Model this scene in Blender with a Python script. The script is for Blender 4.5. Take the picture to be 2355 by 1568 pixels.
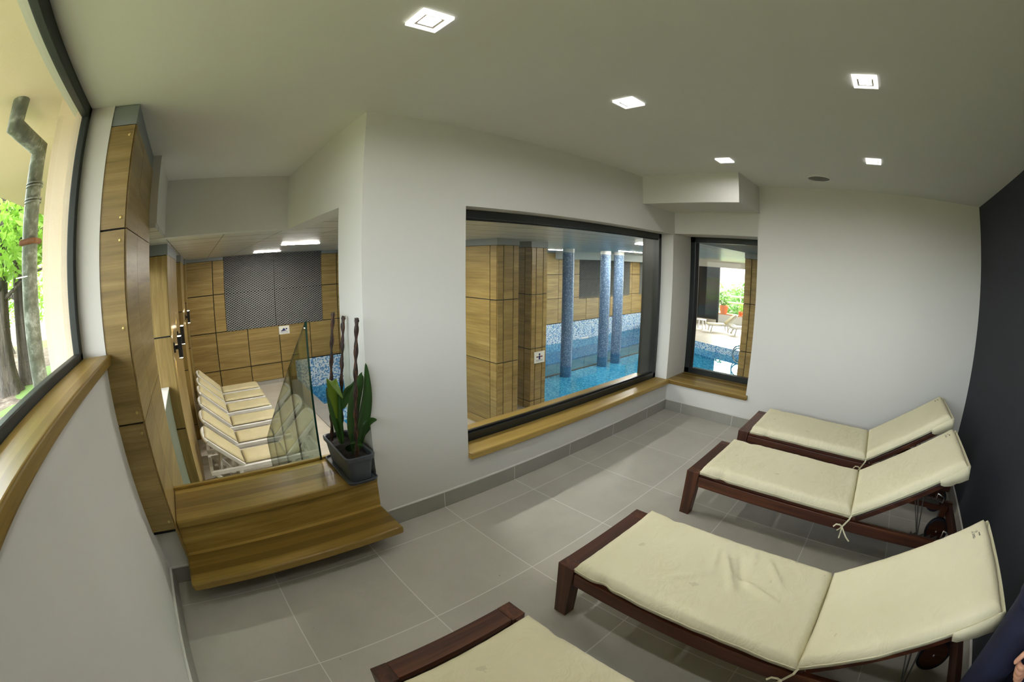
import bpy, bmesh, math, random
from mathutils import Vector, Matrix, noise
random.seed(7)
for o in list(bpy.data.objects): bpy.data.objects.remove(o)
SC = bpy.context.scene
COL = SC.collection
PI = math.pi

# ------------------------------------------------------------------ camera
cam = bpy.data.cameras.new('camera')
cam.type = 'PANO'
cam.panorama_type = 'FISHEYE_EQUISOLID'
cam.sensor_fit = 'HORIZONTAL'
cam.sensor_width = 36.0
cam.sensor_height = 36.0 * 1568 / 2355
cam.fisheye_lens = 1007.45 / 2355 * 36.0
cam.fisheye_fov = math.radians(210)
cam.clip_start = 0.02
cam.clip_end = 300
camo = bpy.data.objects.new('camera', cam)
COL.objects.link(camo)
camo.matrix_world = Matrix(((0.7436802, 0.11838257, -0.65797062, 0.0),
                            (-0.66849378, 0.14268096, -0.72990288, 0.0),
                            (0.0074721, 0.98266358, 0.18524701, 1.535),
                            (0, 0, 0, 1)))
SC.camera = camo

# ------------------------------------------------------------------ world, sun, exposure
world = bpy.data.worlds.new('world'); SC.world = world
world.use_nodes = True
wn = world.node_tree
for n in list(wn.nodes): wn.nodes.remove(n)
sky = wn.nodes.new('ShaderNodeTexSky'); sky.sky_type = 'NISHITA'
sky.sun_disc = False; sky.sun_elevation = math.radians(48); sky.sun_rotation = math.radians(100)
sky.air_density = 1.0; sky.dust_density = 3.0; sky.ozone_density = 0.6
bgn = wn.nodes.new('ShaderNodeBackground'); bgn.inputs['Strength'].default_value = 6.0
wo = wn.nodes.new('ShaderNodeOutputWorld')
hs = wn.nodes.new('ShaderNodeHueSaturation'); hs.inputs['Saturation'].default_value = 0.30
wm = wn.nodes.new('ShaderNodeMix'); wm.data_type = 'RGBA'; wm.blend_type = 'MULTIPLY'; wm.inputs[0].default_value = 1.0
wm.inputs[7].default_value = (1.0, 0.98, 0.95, 1)
wn.links.new(sky.outputs[0], hs.inputs['Color']); wn.links.new(hs.outputs[0], wm.inputs[6]); wn.links.new(wm.outputs[2], bgn.inputs[0]); wn.links.new(bgn.outputs[0], wo.inputs[0])
sl = bpy.data.lights.new('sun', 'SUN'); sl.energy = 12.0; sl.angle = math.radians(3); sl.color = (1.0, 0.95, 0.82)
slo = bpy.data.objects.new('sun', sl); COL.objects.link(slo)
slo.rotation_euler = Vector((0.62, -0.15, 0.75)).to_track_quat('Z', 'Y').to_euler()
vs = SC.view_settings
SC.display_settings.display_device = 'sRGB'
vs.view_transform = 'Standard'; vs.look = 'None'; vs.exposure = -0.85; vs.gamma = 1.0; vs.use_curve_mapping = False
SC.cycles.max_bounces = 9; SC.cycles.diffuse_bounces = 6; SC.cycles.glossy_bounces = 4
SC.cycles.transmission_bounces = 6; SC.cycles.transparent_max_bounces = 16
SC.cycles.caustics_reflective = False; SC.cycles.caustics_refractive = False
SC.cycles.sample_clamp_indirect = 6.0
LAMP = 680.0      # radiance of a ceiling lamp
STRIP = 600.0      # radiance of a pool hall strip light

# ------------------------------------------------------------------ main measures (metres)
YW, XF, YD, XL, ZC = 2.065, 4.09, -1.197, -0.507, 2.335
YH = 2.43          # pool side of the window wall
ZP = 1.86          # pool hall ceiling
ZD = -1.21         # pool deck
ZWAT = -1.45
YB = 10.4          # far wall of the pool hall
XE = 20.3          # glazed end of the pool hall

# ------------------------------------------------------------------ material helpers
class NT:
    def __init__(s, name):
        s.mat = bpy.data.materials.new(name); s.mat.use_nodes = True
        s.t = s.mat.node_tree; s.n = s.t.nodes; s.l = s.t.links
        s.b = s.n['Principled BSDF']; s.out = s.n['Material Output']
    def link(s, a, b): s.l.new(a, b)
    def val(s, sock, v):
        if hasattr(v, 'is_output'): s.l.new(v, sock)
        else: sock.default_value = v
    def m(s, op, a, b=None, c=None):
        n = s.n.new('ShaderNodeMath'); n.operation = op
        s.val(n.inputs[0], a)
        if b is not None: s.val(n.inputs[1], b)
        if c is not None: s.val(n.inputs[2], c)
        return n.outputs[0]
    def pos(s): return s.n.new('ShaderNodeNewGeometry').outputs['Position']
    def obj(s): return s.n.new('ShaderNodeTexCoord').outputs['Object']
    def sep(s, v):
        n = s.n.new('ShaderNodeSeparateXYZ'); s.link(v, n.inputs[0]); return n.outputs
    def comb(s, x, y, z):
        n = s.n.new('ShaderNodeCombineXYZ')
        for i, q in enumerate((x, y, z)): s.val(n.inputs[i], q)
        return n.outputs[0]
    def scale(s, v, sc, loc=(0, 0, 0)):
        n = s.n.new('ShaderNodeMapping'); s.link(v, n.inputs['Vector'])
        n.inputs['Scale'].default_value = sc; n.inputs['Location'].default_value = loc
        return n.outputs[0]
    def noise(s, v, scale=5, detail=3, rough=0.5, dist=0.0):
        n = s.n.new('ShaderNodeTexNoise'); s.link(v, n.inputs['Vector'])
        n.inputs['Scale'].default_value = scale; n.inputs['Detail'].default_value = detail
        n.inputs['Roughness'].default_value = rough; n.inputs['Distortion'].default_value = dist
        return n.outputs['Fac']
    def white(s, v):
        n = s.n.new('ShaderNodeTexWhiteNoise'); n.noise_dimensions = '3D'; s.link(v, n.inputs['Vector'])
        return n.outputs['Value']
    def rnd(s): return s.n.new('ShaderNodeObjectInfo').outputs['Random']
    def ramp(s, f, stops, interp='LINEAR'):
        n = s.n.new('ShaderNodeValToRGB'); s.link(f, n.inputs[0]); r = n.color_ramp; r.interpolation = interp
        while len(r.elements) < len(stops): r.elements.new(0.5)
        for e, (p, c) in zip(r.elements, stops): e.position = p; e.color = (*c, 1)
        return n.outputs[0]
    def mix(s, f, a, b, mode='MIX'):
        n = s.n.new('ShaderNodeMix'); n.data_type = 'RGBA'; n.blend_type = mode
        s.val(n.inputs[0], f)
        for i, q in ((6, a), (7, b)):
            if hasattr(q, 'is_output'): s.link(q, n.inputs[i])
            else: n.inputs[i].default_value = (*q, 1)
        return n.outputs[2]
    def line(s, x, period, off, w):
        a = s.m('SUBTRACT', x, off - period * 50)
        f = s.m('MODULO', a, period)
        return s.m('LESS_THAN', f, w)
    def bump(s, h, strength=0.3, dist=0.01):
        n = s.n.new('ShaderNodeBump'); n.inputs['Strength'].default_value = strength
        n.inputs['Distance'].default_value = dist; s.link(h, n.inputs['Height'])
        s.link(n.outputs[0], s.b.inputs['Normal'])
    def done(s, col=None, rough=0.5, metal=0.0, spec=None):
        if col is not None:
            if hasattr(col, 'is_output'): s.link(col, s.b.inputs['Base Color'])
            else: s.b.inputs['Base Color'].default_value = (*col, 1)
        s.val(s.b.inputs['Roughness'], rough); s.b.inputs['Metallic'].default_value = metal
        if spec is not None: s.b.inputs['Specular IOR Level'].default_value = spec
        return s.mat

def plain(name, col, rough=0.5, metal=0.0, var=0.06, scale=6.0, spec=None):
    t = NT(name)
    f = t.noise(t.obj(), scale, 3)
    c = t.ramp(f, [(0.3, tuple(max(0, q * (1 - var)) for q in col)), (0.7, tuple(min(1, q * (1 + var)) for q in col))])
    return t.done(c, rough, metal, spec)

def paint(name, col):
    t = NT(name); p = t.pos()
    f = t.noise(p, 0.9, 4, 0.6); g = t.noise(p, 260, 2)
    c = t.ramp(f, [(0.3, tuple(q * 0.975 for q in col)), (0.7, tuple(min(1, q * 1.02) for q in col))])
    t.bump(g, 0.06, 0.002)
    return t.done(c, 0.75, spec=0.25)

def emit(name, col, strength):
    t = NT(name); t.b.inputs['Base Color'].default_value = (*col, 1)
    t.b.inputs['Emission Color'].default_value = (*col, 1); t.b.inputs['Emission Strength'].default_value = strength
    return t.mat

def wood(name, grain, cols, rough=0.42, strip=None, bumpy=0.05, space='obj', fine=34.0, band=5.0):
    """grain: axis index of the fibre; strip: (axis, width, other axis) glued staves"""
    t = NT(name)
    v = t.obj() if space == 'obj' else t.pos()
    r = t.rnd()
    x, y, z = t.sep(v)
    xyz = [x, y, z]
    off = t.m('MULTIPLY', r, 37.0)
    xyz = [t.m('ADD', q, off) for q in xyz]
    st = None
    if strip:
        ax, w, ax2 = strip
        base = [x, y, z]
        idx = t.m('FLOOR', t.m('DIVIDE', t.m('ADD', base[ax], 20.013), w))
        if ax2 is not None:
            idx = t.m('ADD', idx, t.m('FLOOR', t.m('DIVIDE', t.m('ADD', base[ax2], 20.01), 0.06)))
        st = t.white(t.comb(idx, t.m('MULTIPLY', idx, 0.37), 3.0))
        xyz = [t.m('ADD', q, t.m('MULTIPLY', st, 11.0)) for q in xyz]
    sc = [fine, fine, fine]; sc[grain] = 1.6
    cv = t.comb(*xyz)
    f1 = t.noise(t.scale(cv, tuple(sc)), 1.0, 5, 0.62, 0.6)
    sb = [band, band, band]; sb[grain] = 0.45
    f2 = t.noise(t.scale(cv, tuple(sb)), 1.0, 3, 0.5, 1.2)
    pores = t.noise(t.scale(cv, tuple(q * 5 if i != grain else q * 4 for i, q in enumerate(sc))), 1.0, 2, 0.6)
    f = t.m('ADD', t.m('MULTIPLY', f1, 0.45), t.m('MULTIPLY', f2, 0.55))
    if st is not None: f = t.m('ADD', t.m('ADD', t.m('MULTIPLY', f, 0.5), t.m('MULTIPLY', st, 0.40)), 0.04)
    c = t.ramp(f, [(0.33, cols[0]), (0.5, cols[1]), (0.66, cols[2])])
    dk = t.m('MULTIPLY', t.m('GREATER_THAN', pores, 0.64), 0.22)
    c = t.mix(dk, c, tuple(q * 0.35 for q in cols[0]))
    if strip:   # a few knots
        kn = t.n.new('ShaderNodeTexVoronoi'); ks = [2.6, 2.6, 2.6]; ks[grain] = 0.9
        t.link(t.scale(cv, tuple(ks)), kn.inputs['Vector']); kn.inputs['Scale'].default_value = 1.0
        k = t.m('LESS_THAN', t.m('ADD', kn.outputs['Distance'], t.m('MULTIPLY', f1, 0.05)), 0.062)
        c = t.mix(t.m('MULTIPLY', k, 0.8), c, tuple(q * 0.2 for q in cols[0]))
    t.bump(f1, bumpy, 0.004)
    return t.done(c, rough)

def tilemat(name, base, px, py, ox, oy, grout=0.005, groutcol=(0.74, 0.73, 0.70), rough=0.42, gy=None, speck=True):
    t = NT(name); p = t.pos(); x, y, z = t.sep(p)
    g = t.line(x, px, ox - grout / 2, grout)
    ix = t.m('FLOOR', t.m('DIVIDE', t.m('SUBTRACT', x, ox - px * 50), px))
    gy = gy or grout
    g2 = t.line(y, py, oy - gy / 2, gy); iy = t.m('FLOOR', t.m('DIVIDE', t.m('SUBTRACT', y, oy - py * 50), py))
    g = t.m('MAXIMUM', g, g2)
    cell = t.white(t.comb(ix, iy, 1.5))
    n1 = t.noise(p, 2.6, 5, 0.62); n2 = t.noise(p, 70, 2)
    f = t.m('ADD', t.m('MULTIPLY', n1, 0.8), t.m('MULTIPLY', cell, 0.16))
    c = t.ramp(f, [(0.28, tuple(q * 0.86 for q in base)), (0.5, base), (0.75, tuple(min(1, q * 1.1) for q in base))])
    c = t.mix(t.m('MULTIPLY', n2, 0.18), c, tuple(q * 0.7 for q in base))
    if speck:
        vo = t.n.new('ShaderNodeTexVoronoi'); vo.inputs['Scale'].default_value = 7.5; t.link(p, vo.inputs['Vector'])
        s = t.m('LESS_THAN', vo.outputs['Distance'], 0.022)
        c = t.mix(t.m('MULTIPLY', s, 0.8), c, (0.03, 0.03, 0.028))
    c = t.mix(g, c, groutcol)
    t.bump(t.m('SUBTRACT', t.m('MULTIPLY', n2, 0.12), g), 0.25, 0.003)
    return t.done(c, rough)

def mosaic(name, stops, cell=0.05, grout=True, rough=0.25, cyl=False):
    t = NT(name); p = t.pos() if not cyl else t.obj()
    x, y, z = t.sep(p)
    if cyl:
        a = t.m('MULTIPLY', t.m('ARCTAN2', y, x), 0.165); x = a; y = 0.0
    q = [t.m('ADD', t.m('DIVIDE', w, cell), 300.37) if hasattr(w, 'is_output') else 0.0 for w in (x, y, z)]
    fl = [t.m('FLOOR', w) if hasattr(w, 'is_output') else 0.0 for w in q]
    r = t.white(t.comb(*fl))
    c = t.ramp(r, stops, 'CONSTANT')
    return t.done(c, rough)

def clear_glass(name, tint=(0.97, 0.985, 0.975), ior=1.5, rough=0.0, refl=1.0):
    t = NT(name); t.n.remove(t.b)
    tr = t.n.new('ShaderNodeBsdfTransparent'); tr.inputs[0].default_value = (*tint, 1)
    gl = t.n.new('ShaderNodeBsdfGlossy'); gl.inputs['Roughness'].default_value = rough
    lw = t.n.new('ShaderNodeLayerWeight'); lw.inputs[0].default_value = 0.5
    f0 = ((ior - 1) / (ior + 1)) ** 2
    mx = t.n.new('ShaderNodeMixShader')
    f = t.m('MULTIPLY', t.m('ADD', t.m('MULTIPLY', t.m('POWER', lw.outputs['Facing'], 5.0), 1 - f0), f0), refl)
    t.link(f, mx.inputs[0]); t.link(tr.outputs[0], mx.inputs[1]); t.link(gl.outputs[0], mx.inputs[2])
    t.link(mx.outputs[0], t.out.inputs[0])
    return t.mat

def water_mat():
    t = NT('pool_water'); t.n.remove(t.b)
    p = t.pos(); h = t.noise(t.scale(p, (1.0, 1.4, 1.0)), 1.1, 2)
    bp = t.n.new('ShaderNodeBump'); bp.inputs['Strength'].default_value = 0.05; bp.inputs['Distance'].default_value = 0.05
    t.link(h, bp.inputs['Height'])
    tr = t.n.new('ShaderNodeBsdfTransparent'); tr.inputs[0].default_value = (0.36, 0.72, 0.85, 1)
    gl = t.n.new('ShaderNodeBsdfGlossy'); gl.inputs['Roughness'].default_value = 0.01
    t.link(bp.outputs[0], gl.inputs['Normal'])
    lw = t.n.new('ShaderNodeLayerWeight'); lw.inputs[0].default_value = 0.5; t.link(bp.outputs[0], lw.inputs['Normal'])
    mx = t.n.new('ShaderNodeMixShader')
    t.link(t.m('ADD', t.m('MULTIPLY', t.m('POWER', lw.outputs['Facing'], 5.0), 0.98), 0.02), mx.inputs[0]); t.link(tr.outputs[0], mx.inputs[1]); t.link(gl.outputs[0], mx.inputs[2])
    t.link(mx.outputs[0], t.out.inputs[0])
    return t.mat

def leafmat(name, c0, c1, trans=0.35):
    t = NT(name)
    f = t.noise(t.obj(), 3.0, 3)
    c = t.ramp(f, [(0.3, c0), (0.7, c1)])
    t.done(c, 0.45)
    tl = t.n.new('ShaderNodeBsdfTranslucent'); t.link(c, tl.inputs[0])
    mx = t.n.new('ShaderNodeMixShader'); mx.inputs[0].default_value = trans
    t.link(t.b.outputs[0], mx.inputs[1]); t.link(tl.outputs[0], mx.inputs[2]); t.link(mx.outputs[0], t.out.inputs[0])
    return t.mat

def barkmat(name, c0, c1):
    t = NT(name); v = t.obj()
    f = t.noise(t.scale(v, (9, 9, 1.3)), 2.0, 5, 0.65, 0.8)
    c = t.ramp(f, [(0.35, c0), (0.65, c1)])
    t.bump(f, 0.9, 0.05)
    return t.done(c, 0.9)

OAK = ((0.165, 0.098, 0.018), (0.31, 0.200, 0.044), (0.48, 0.330, 0.090))
OAKP = ((0.165, 0.107, 0.030), (0.265, 0.180, 0.056), (0.375, 0.268, 0.098))
MAHO = ((0.022, 0.006, 0.003), (0.064, 0.019, 0.009), (0.14, 0.045, 0.017))
M = {}
M['wall'] = paint('white_wall_paint', (0.70, 0.695, 0.665))
M['ceil'] = paint('white_ceiling_paint', (0.86, 0.875, 0.86))
M['dark'] = paint('charcoal_wall_paint', (0.030, 0.033, 0.042))
M['tile'] = tilemat('grey_floor_tile', (0.53, 0.51, 0.46), 0.6, 0.6, 1.287, 1.857)
M['skirt'] = tilemat('grey_skirting_tile', (0.34, 0.33, 0.295), 0.6, 0.6, 1.287, 1.857, grout=0.004)
M['deck'] = tilemat('pale_deck_tile', (0.50, 0.46, 0.39), 0.6, 0.3, 0.2, 0.1, groutcol=(0.36, 0.33, 0.28), speck=False)
M['coping'] = tilemat('grey_coping_stone', (0.26, 0.255, 0.24), 0.6, 0.3, 0.1, 0.05, groutcol=(0.16, 0.16, 0.15), speck=False)
M['panel_h'] = wood('oak_panel_level_grain', 0, OAKP, 0.38, space='obj', fine=42, band=7.0)
M['panel_hy'] = wood('oak_panel_deep_grain', 1, OAKP, 0.38, space='obj', fine=42, band=7.0)
M['panel_v'] = wood('oak_panel_upright_grain', 2, OAKP, 0.38, space='obj', fine=30, band=7.0)
M['oak_x'] = wood('oak_staves_x', 0, OAK, 0.36, strip=(1, 0.058, None))
M['oak_riser'] = wood('oak_board_x', 0, OAK, 0.40, fine=40, band=9.0)
M['oak_y'] = wood('oak_staves_y', 1, OAK, 0.36, strip=(0, 0.058, None))
M['maho_y'] = wood('mahogany_y', 1, MAHO, 0.42, fine=60, band=14)
M['maho_x'] = wood('mahogany_x', 0, MAHO, 0.42, fine=60, band=14)
M['maho_z'] = wood('mahogany_z', 2, MAHO, 0.42, fine=60, band=14)
M['gap'] = plain('black_shadow_gap', (0.006, 0.006, 0.006), 0.8)
M['steel'] = plain('grey_metal_cap', (0.20, 0.225, 0.23), 0.45, 0.0, 0.05, 3)
M['brass'] = plain('pale_brass_screw', (0.55, 0.42, 0.16), 0.35, 0.6)
M['chrome'] = plain('chrome', (0.75, 0.75, 0.75), 0.12, 1.0)
M['wire'] = plain('dull_steel_wire', (0.16, 0.16, 0.15), 0.35, 0.8)
M['frame'] = plain('black_window_frame', (0.012, 0.016, 0.017), 0.28)
M['greenframe'] = plain('dark_green_window_frame', (0.008, 0.014, 0.012), 0.5)
M['glass'] = clear_glass('window_glass', (0.97, 0.985, 0.98), 1.45, 0.0, 0.8)
M['railglass'] = clear_glass('balustrade_glass', (0.80, 0.90, 0.84), 1.6, 0.0, 1.15)
M['glassedge'] = plain('dark_green_glass_edge', (0.004, 0.035, 0.026), 0.1)
M['pad'] = plain('cream_lounger_pad', (0.56, 0.49, 0.29), 0.45)
M['cream'] = None
M['plastic'] = plain('white_plastic', (0.78, 0.77, 0.73), 0.35)
M['grey_plastic'] = plain('slate_planter_plastic', (0.060, 0.070, 0.085), 0.42)
M['soil'] = plain('black_soil', (0.012, 0.009, 0.007), 0.95, var=0.6, scale=90)
M['cane'] = plain('dark_woven_cane', (0.026, 0.011, 0.006), 0.5, var=0.5, scale=40)
M['cane2'] = plain('pale_woven_cane', (0.11, 0.045, 0.016), 0.5, var=0.3, scale=40)
M['leaf'] = leafmat('broad_green_leaf', (0.014, 0.050, 0.008), (0.035, 0.11, 0.014), 0.2)
M['leaf_y'] = leafmat('yellow_green_leaf', (0.10, 0.17, 0.008), (0.16, 0.24, 0.014), 0.25)
M['black'] = plain('black_metal', (0.010, 0.010, 0.011), 0.3)
M['rubber'] = plain('dark_blue_rubber', (0.008, 0.010, 0.026), 0.5)
M['lamp'] = emit('lamp_diffuser', (1.0, 0.985, 0.945), LAMP)
M['lamprim'] = emit('lamp_lit_rim', (1.0, 0.97, 0.93), 2.0)
M['lampframe'] = plain('pale_lamp_frame', (0.62, 0.58, 0.53), 0.4)
M['strip'] = emit('strip_light_diffuser', (1.0, 0.96, 0.86), STRIP)
M['sconce'] = emit('sconce_bulb', (1.0, 0.90, 0.66), 160.0)
M['speaker'] = plain('grey_speaker_mesh', (0.10, 0.105, 0.095), 0.6)
M['mos_wall'] = mosaic('white_and_blue_mosaic', [(0.0, (0.08, 0.22, 0.46)), (0.2, (0.20, 0.38, 0.60)), (0.42, (0.40, 0.56, 0.70)), (0.58, (0.64, 0.73, 0.75))], 0.03)
M['mos_pool'] = mosaic('blue_pool_mosaic', [(0.0, (0.10, 0.36, 0.56)), (0.3, (0.20, 0.52, 0.70)), (0.6, (0.40, 0.70, 0.82)), (0.85, (0.68, 0.86, 0.90))], 0.035)
M['mos_col'] = mosaic('grey_blue_mosaic', [(0.0, (0.10, 0.16, 0.26)), (0.3, (0.13, 0.20, 0.31)), (0.6, (0.17, 0.25, 0.37)), (0.87, (0.27, 0.36, 0.47))], 0.025, cyl=True)
M['mos_band'] = mosaic('grey_blue_pool_band', [(0.0, (0.13, 0.28, 0.36)), (0.4, (0.20, 0.36, 0.42)), (0.8, (0.28, 0.44, 0.48))], 0.035)
M['mos_deep'] = mosaic('deep_blue_pool_mosaic', [(0.0, (0.02, 0.13, 0.27)), (0.4, (0.05, 0.22, 0.40)), (0.8, (0.15, 0.38, 0.55))], 0.035)
M['redline'] = plain('dark_red_tile_line', (0.20, 0.045, 0.03), 0.4)
M['water'] = water_mat()
M['hallceil'] = tilemat('cream_ceiling_panel', (0.68, 0.68, 0.62), 0.568, 0.568, 0.265, 2.693, grout=0.010, gy=0.028, groutcol=(0.03, 0.03, 0.028), rough=0.3, speck=False)
M['greypaint'] = paint('grey_soffit_paint', (0.23, 0.235, 0.23))
M['duct'] = paint('pale_grey_duct_paint', (0.42, 0.47, 0.47))
M['mesh'] = plain('grey_expanded_metal', (0.50, 0.51, 0.49), 0.36, 0.5)
M['meshback'] = plain('dark_mesh_backing', (0.035, 0.038, 0.038), 0.7)
M['sign'] = plain('white_sign_board', (0.78, 0.77, 0.70), 0.4)
M['navyink'] = plain('navy_sign_ink', (0.012, 0.022, 0.13), 0.5)
M['redink'] = plain('red_sign_ink', (0.45, 0.03, 0.03), 0.5)
M['greyink'] = plain('grey_sign_ink', (0.22, 0.24, 0.30), 0.5)
M['logoink'] = plain('dark_logo_ink', (0.05, 0.042, 0.035), 0.6)
M['stucco'] = None
M['zinc'] = None
M['rust'] = plain('rusty_bracket', (0.16, 0.065, 0.025), 0.7, 0.3, 0.4)
M['bark'] = barkmat('grey_brown_bark', (0.030, 0.026, 0.020), (0.115, 0.10, 0.075))
M['fern'] = leafmat('lime_green_leaf', (0.16, 0.36, 0.03), (0.34, 0.58, 0.09), 0.5)
M['bush'] = leafmat('mid_green_leaf', (0.07, 0.20, 0.035), (0.20, 0.38, 0.09), 0.4)
M['darkleaf'] = leafmat('deep_green_leaf', (0.03, 0.10, 0.02), (0.09, 0.21, 0.05), 0.3)
M['terra'] = plain('terracotta', (0.60, 0.20, 0.075), 0.7)
M['outdoor_white'] = paint('white_outdoor_paint', (0.75, 0.75, 0.73))  # even white of the end bulkhead, parapet and guard rail
M['darkglass'] = plain('dark_tinted_glass', (0.014, 0.017, 0.020), 0.04)
M['navycloth'] = plain('navy_cloth', (0.006, 0.009, 0.035), 0.85, var=0.2, scale=20)
M['skin'] = plain('skin', (0.58, 0.30, 0.20), 0.5, var=0.08, scale=12)
M['hair'] = plain('dark_hair', (0.02, 0.014, 0.010), 0.6)
M['shoe'] = plain('dark_shoe', (0.012, 0.012, 0.013), 0.5)

def _cream():
    t = NT('cream_cushion_cloth'); v = t.obj()
    f = t.noise(v, 2.2, 4, 0.6); st = t.noise(v, 7.0, 4, 0.7)
    c = t.ramp(f, [(0.3, (0.77, 0.72, 0.50)), (0.7, (0.83, 0.785, 0.57))])
    c = t.mix(t.m('MULTIPLY', t.m('GREATER_THAN', st, 0.70), 0.22), c, (0.34, 0.27, 0.12))
    w = t.noise(t.scale(v, (3.0, 3.0, 3.0)), 3.0, 4, 0.55, 1.2)
    wv = t.noise(v, 900, 1)
    t.bump(t.m('ADD', w, t.m('MULTIPLY', wv, 0.03)), 0.22, 0.03)
    return t.done(c, 0.62, spec=0.3)
M['cream'] = _cream()
def _stucco():
    t = NT('cream_stucco'); p = t.pos()
    f = t.noise(p, 1.2, 4); g = t.noise(p, 190, 3)
    c = t.ramp(f, [(0.3, (0.86, 0.74, 0.58)), (0.7, (0.91, 0.80, 0.65))])
    t.bump(g, 0.35, 0.006)
    return t.done(c, 0.9)
M['stucco'] = _stucco()
def _zinc():
    t = NT('weathered_zinc'); v = t.obj()
    f = t.noise(v, 14, 5, 0.7); g = t.noise(v, 5, 3)
    c = t.ramp(f, [(0.35, (0.06, 0.072, 0.06)), (0.52, (0.14, 0.16, 0.14)), (0.68, (0.42, 0.46, 0.44))])
    c = t.mix(t.m('MULTIPLY', g, 0.3), c, (0.13, 0.15, 0.11))
    return t.done(c, 0.5, 0.35)
M['zinc'] = _zinc()
def _ground():
    t = NT('leaf_litter_ground'); p = t.pos()
    f = t.noise(p, 5, 6, 0.75); g = t.noise(p, 0.5, 2)
    c = t.ramp(f, [(0.32, (0.05, 0.033, 0.02)), (0.5, (0.15, 0.115, 0.08)), (0.66, (0.31, 0.27, 0.21))])
    c = t.mix(t.m('GREATER_THAN', g, 0.56), c, (0.15, 0.26, 0.06))
    t.bump(f, 0.8, 0.08)
    return t.done(c, 0.95)
M['litter'] = _ground()

# ------------------------------------------------------------------ object helpers
ORIG = {}
def org(o):
    while o is not None and o.name not in ORIG: o = o.parent
    return ORIG[o.name] if o is not None else Vector((0, 0, 0))

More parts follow.
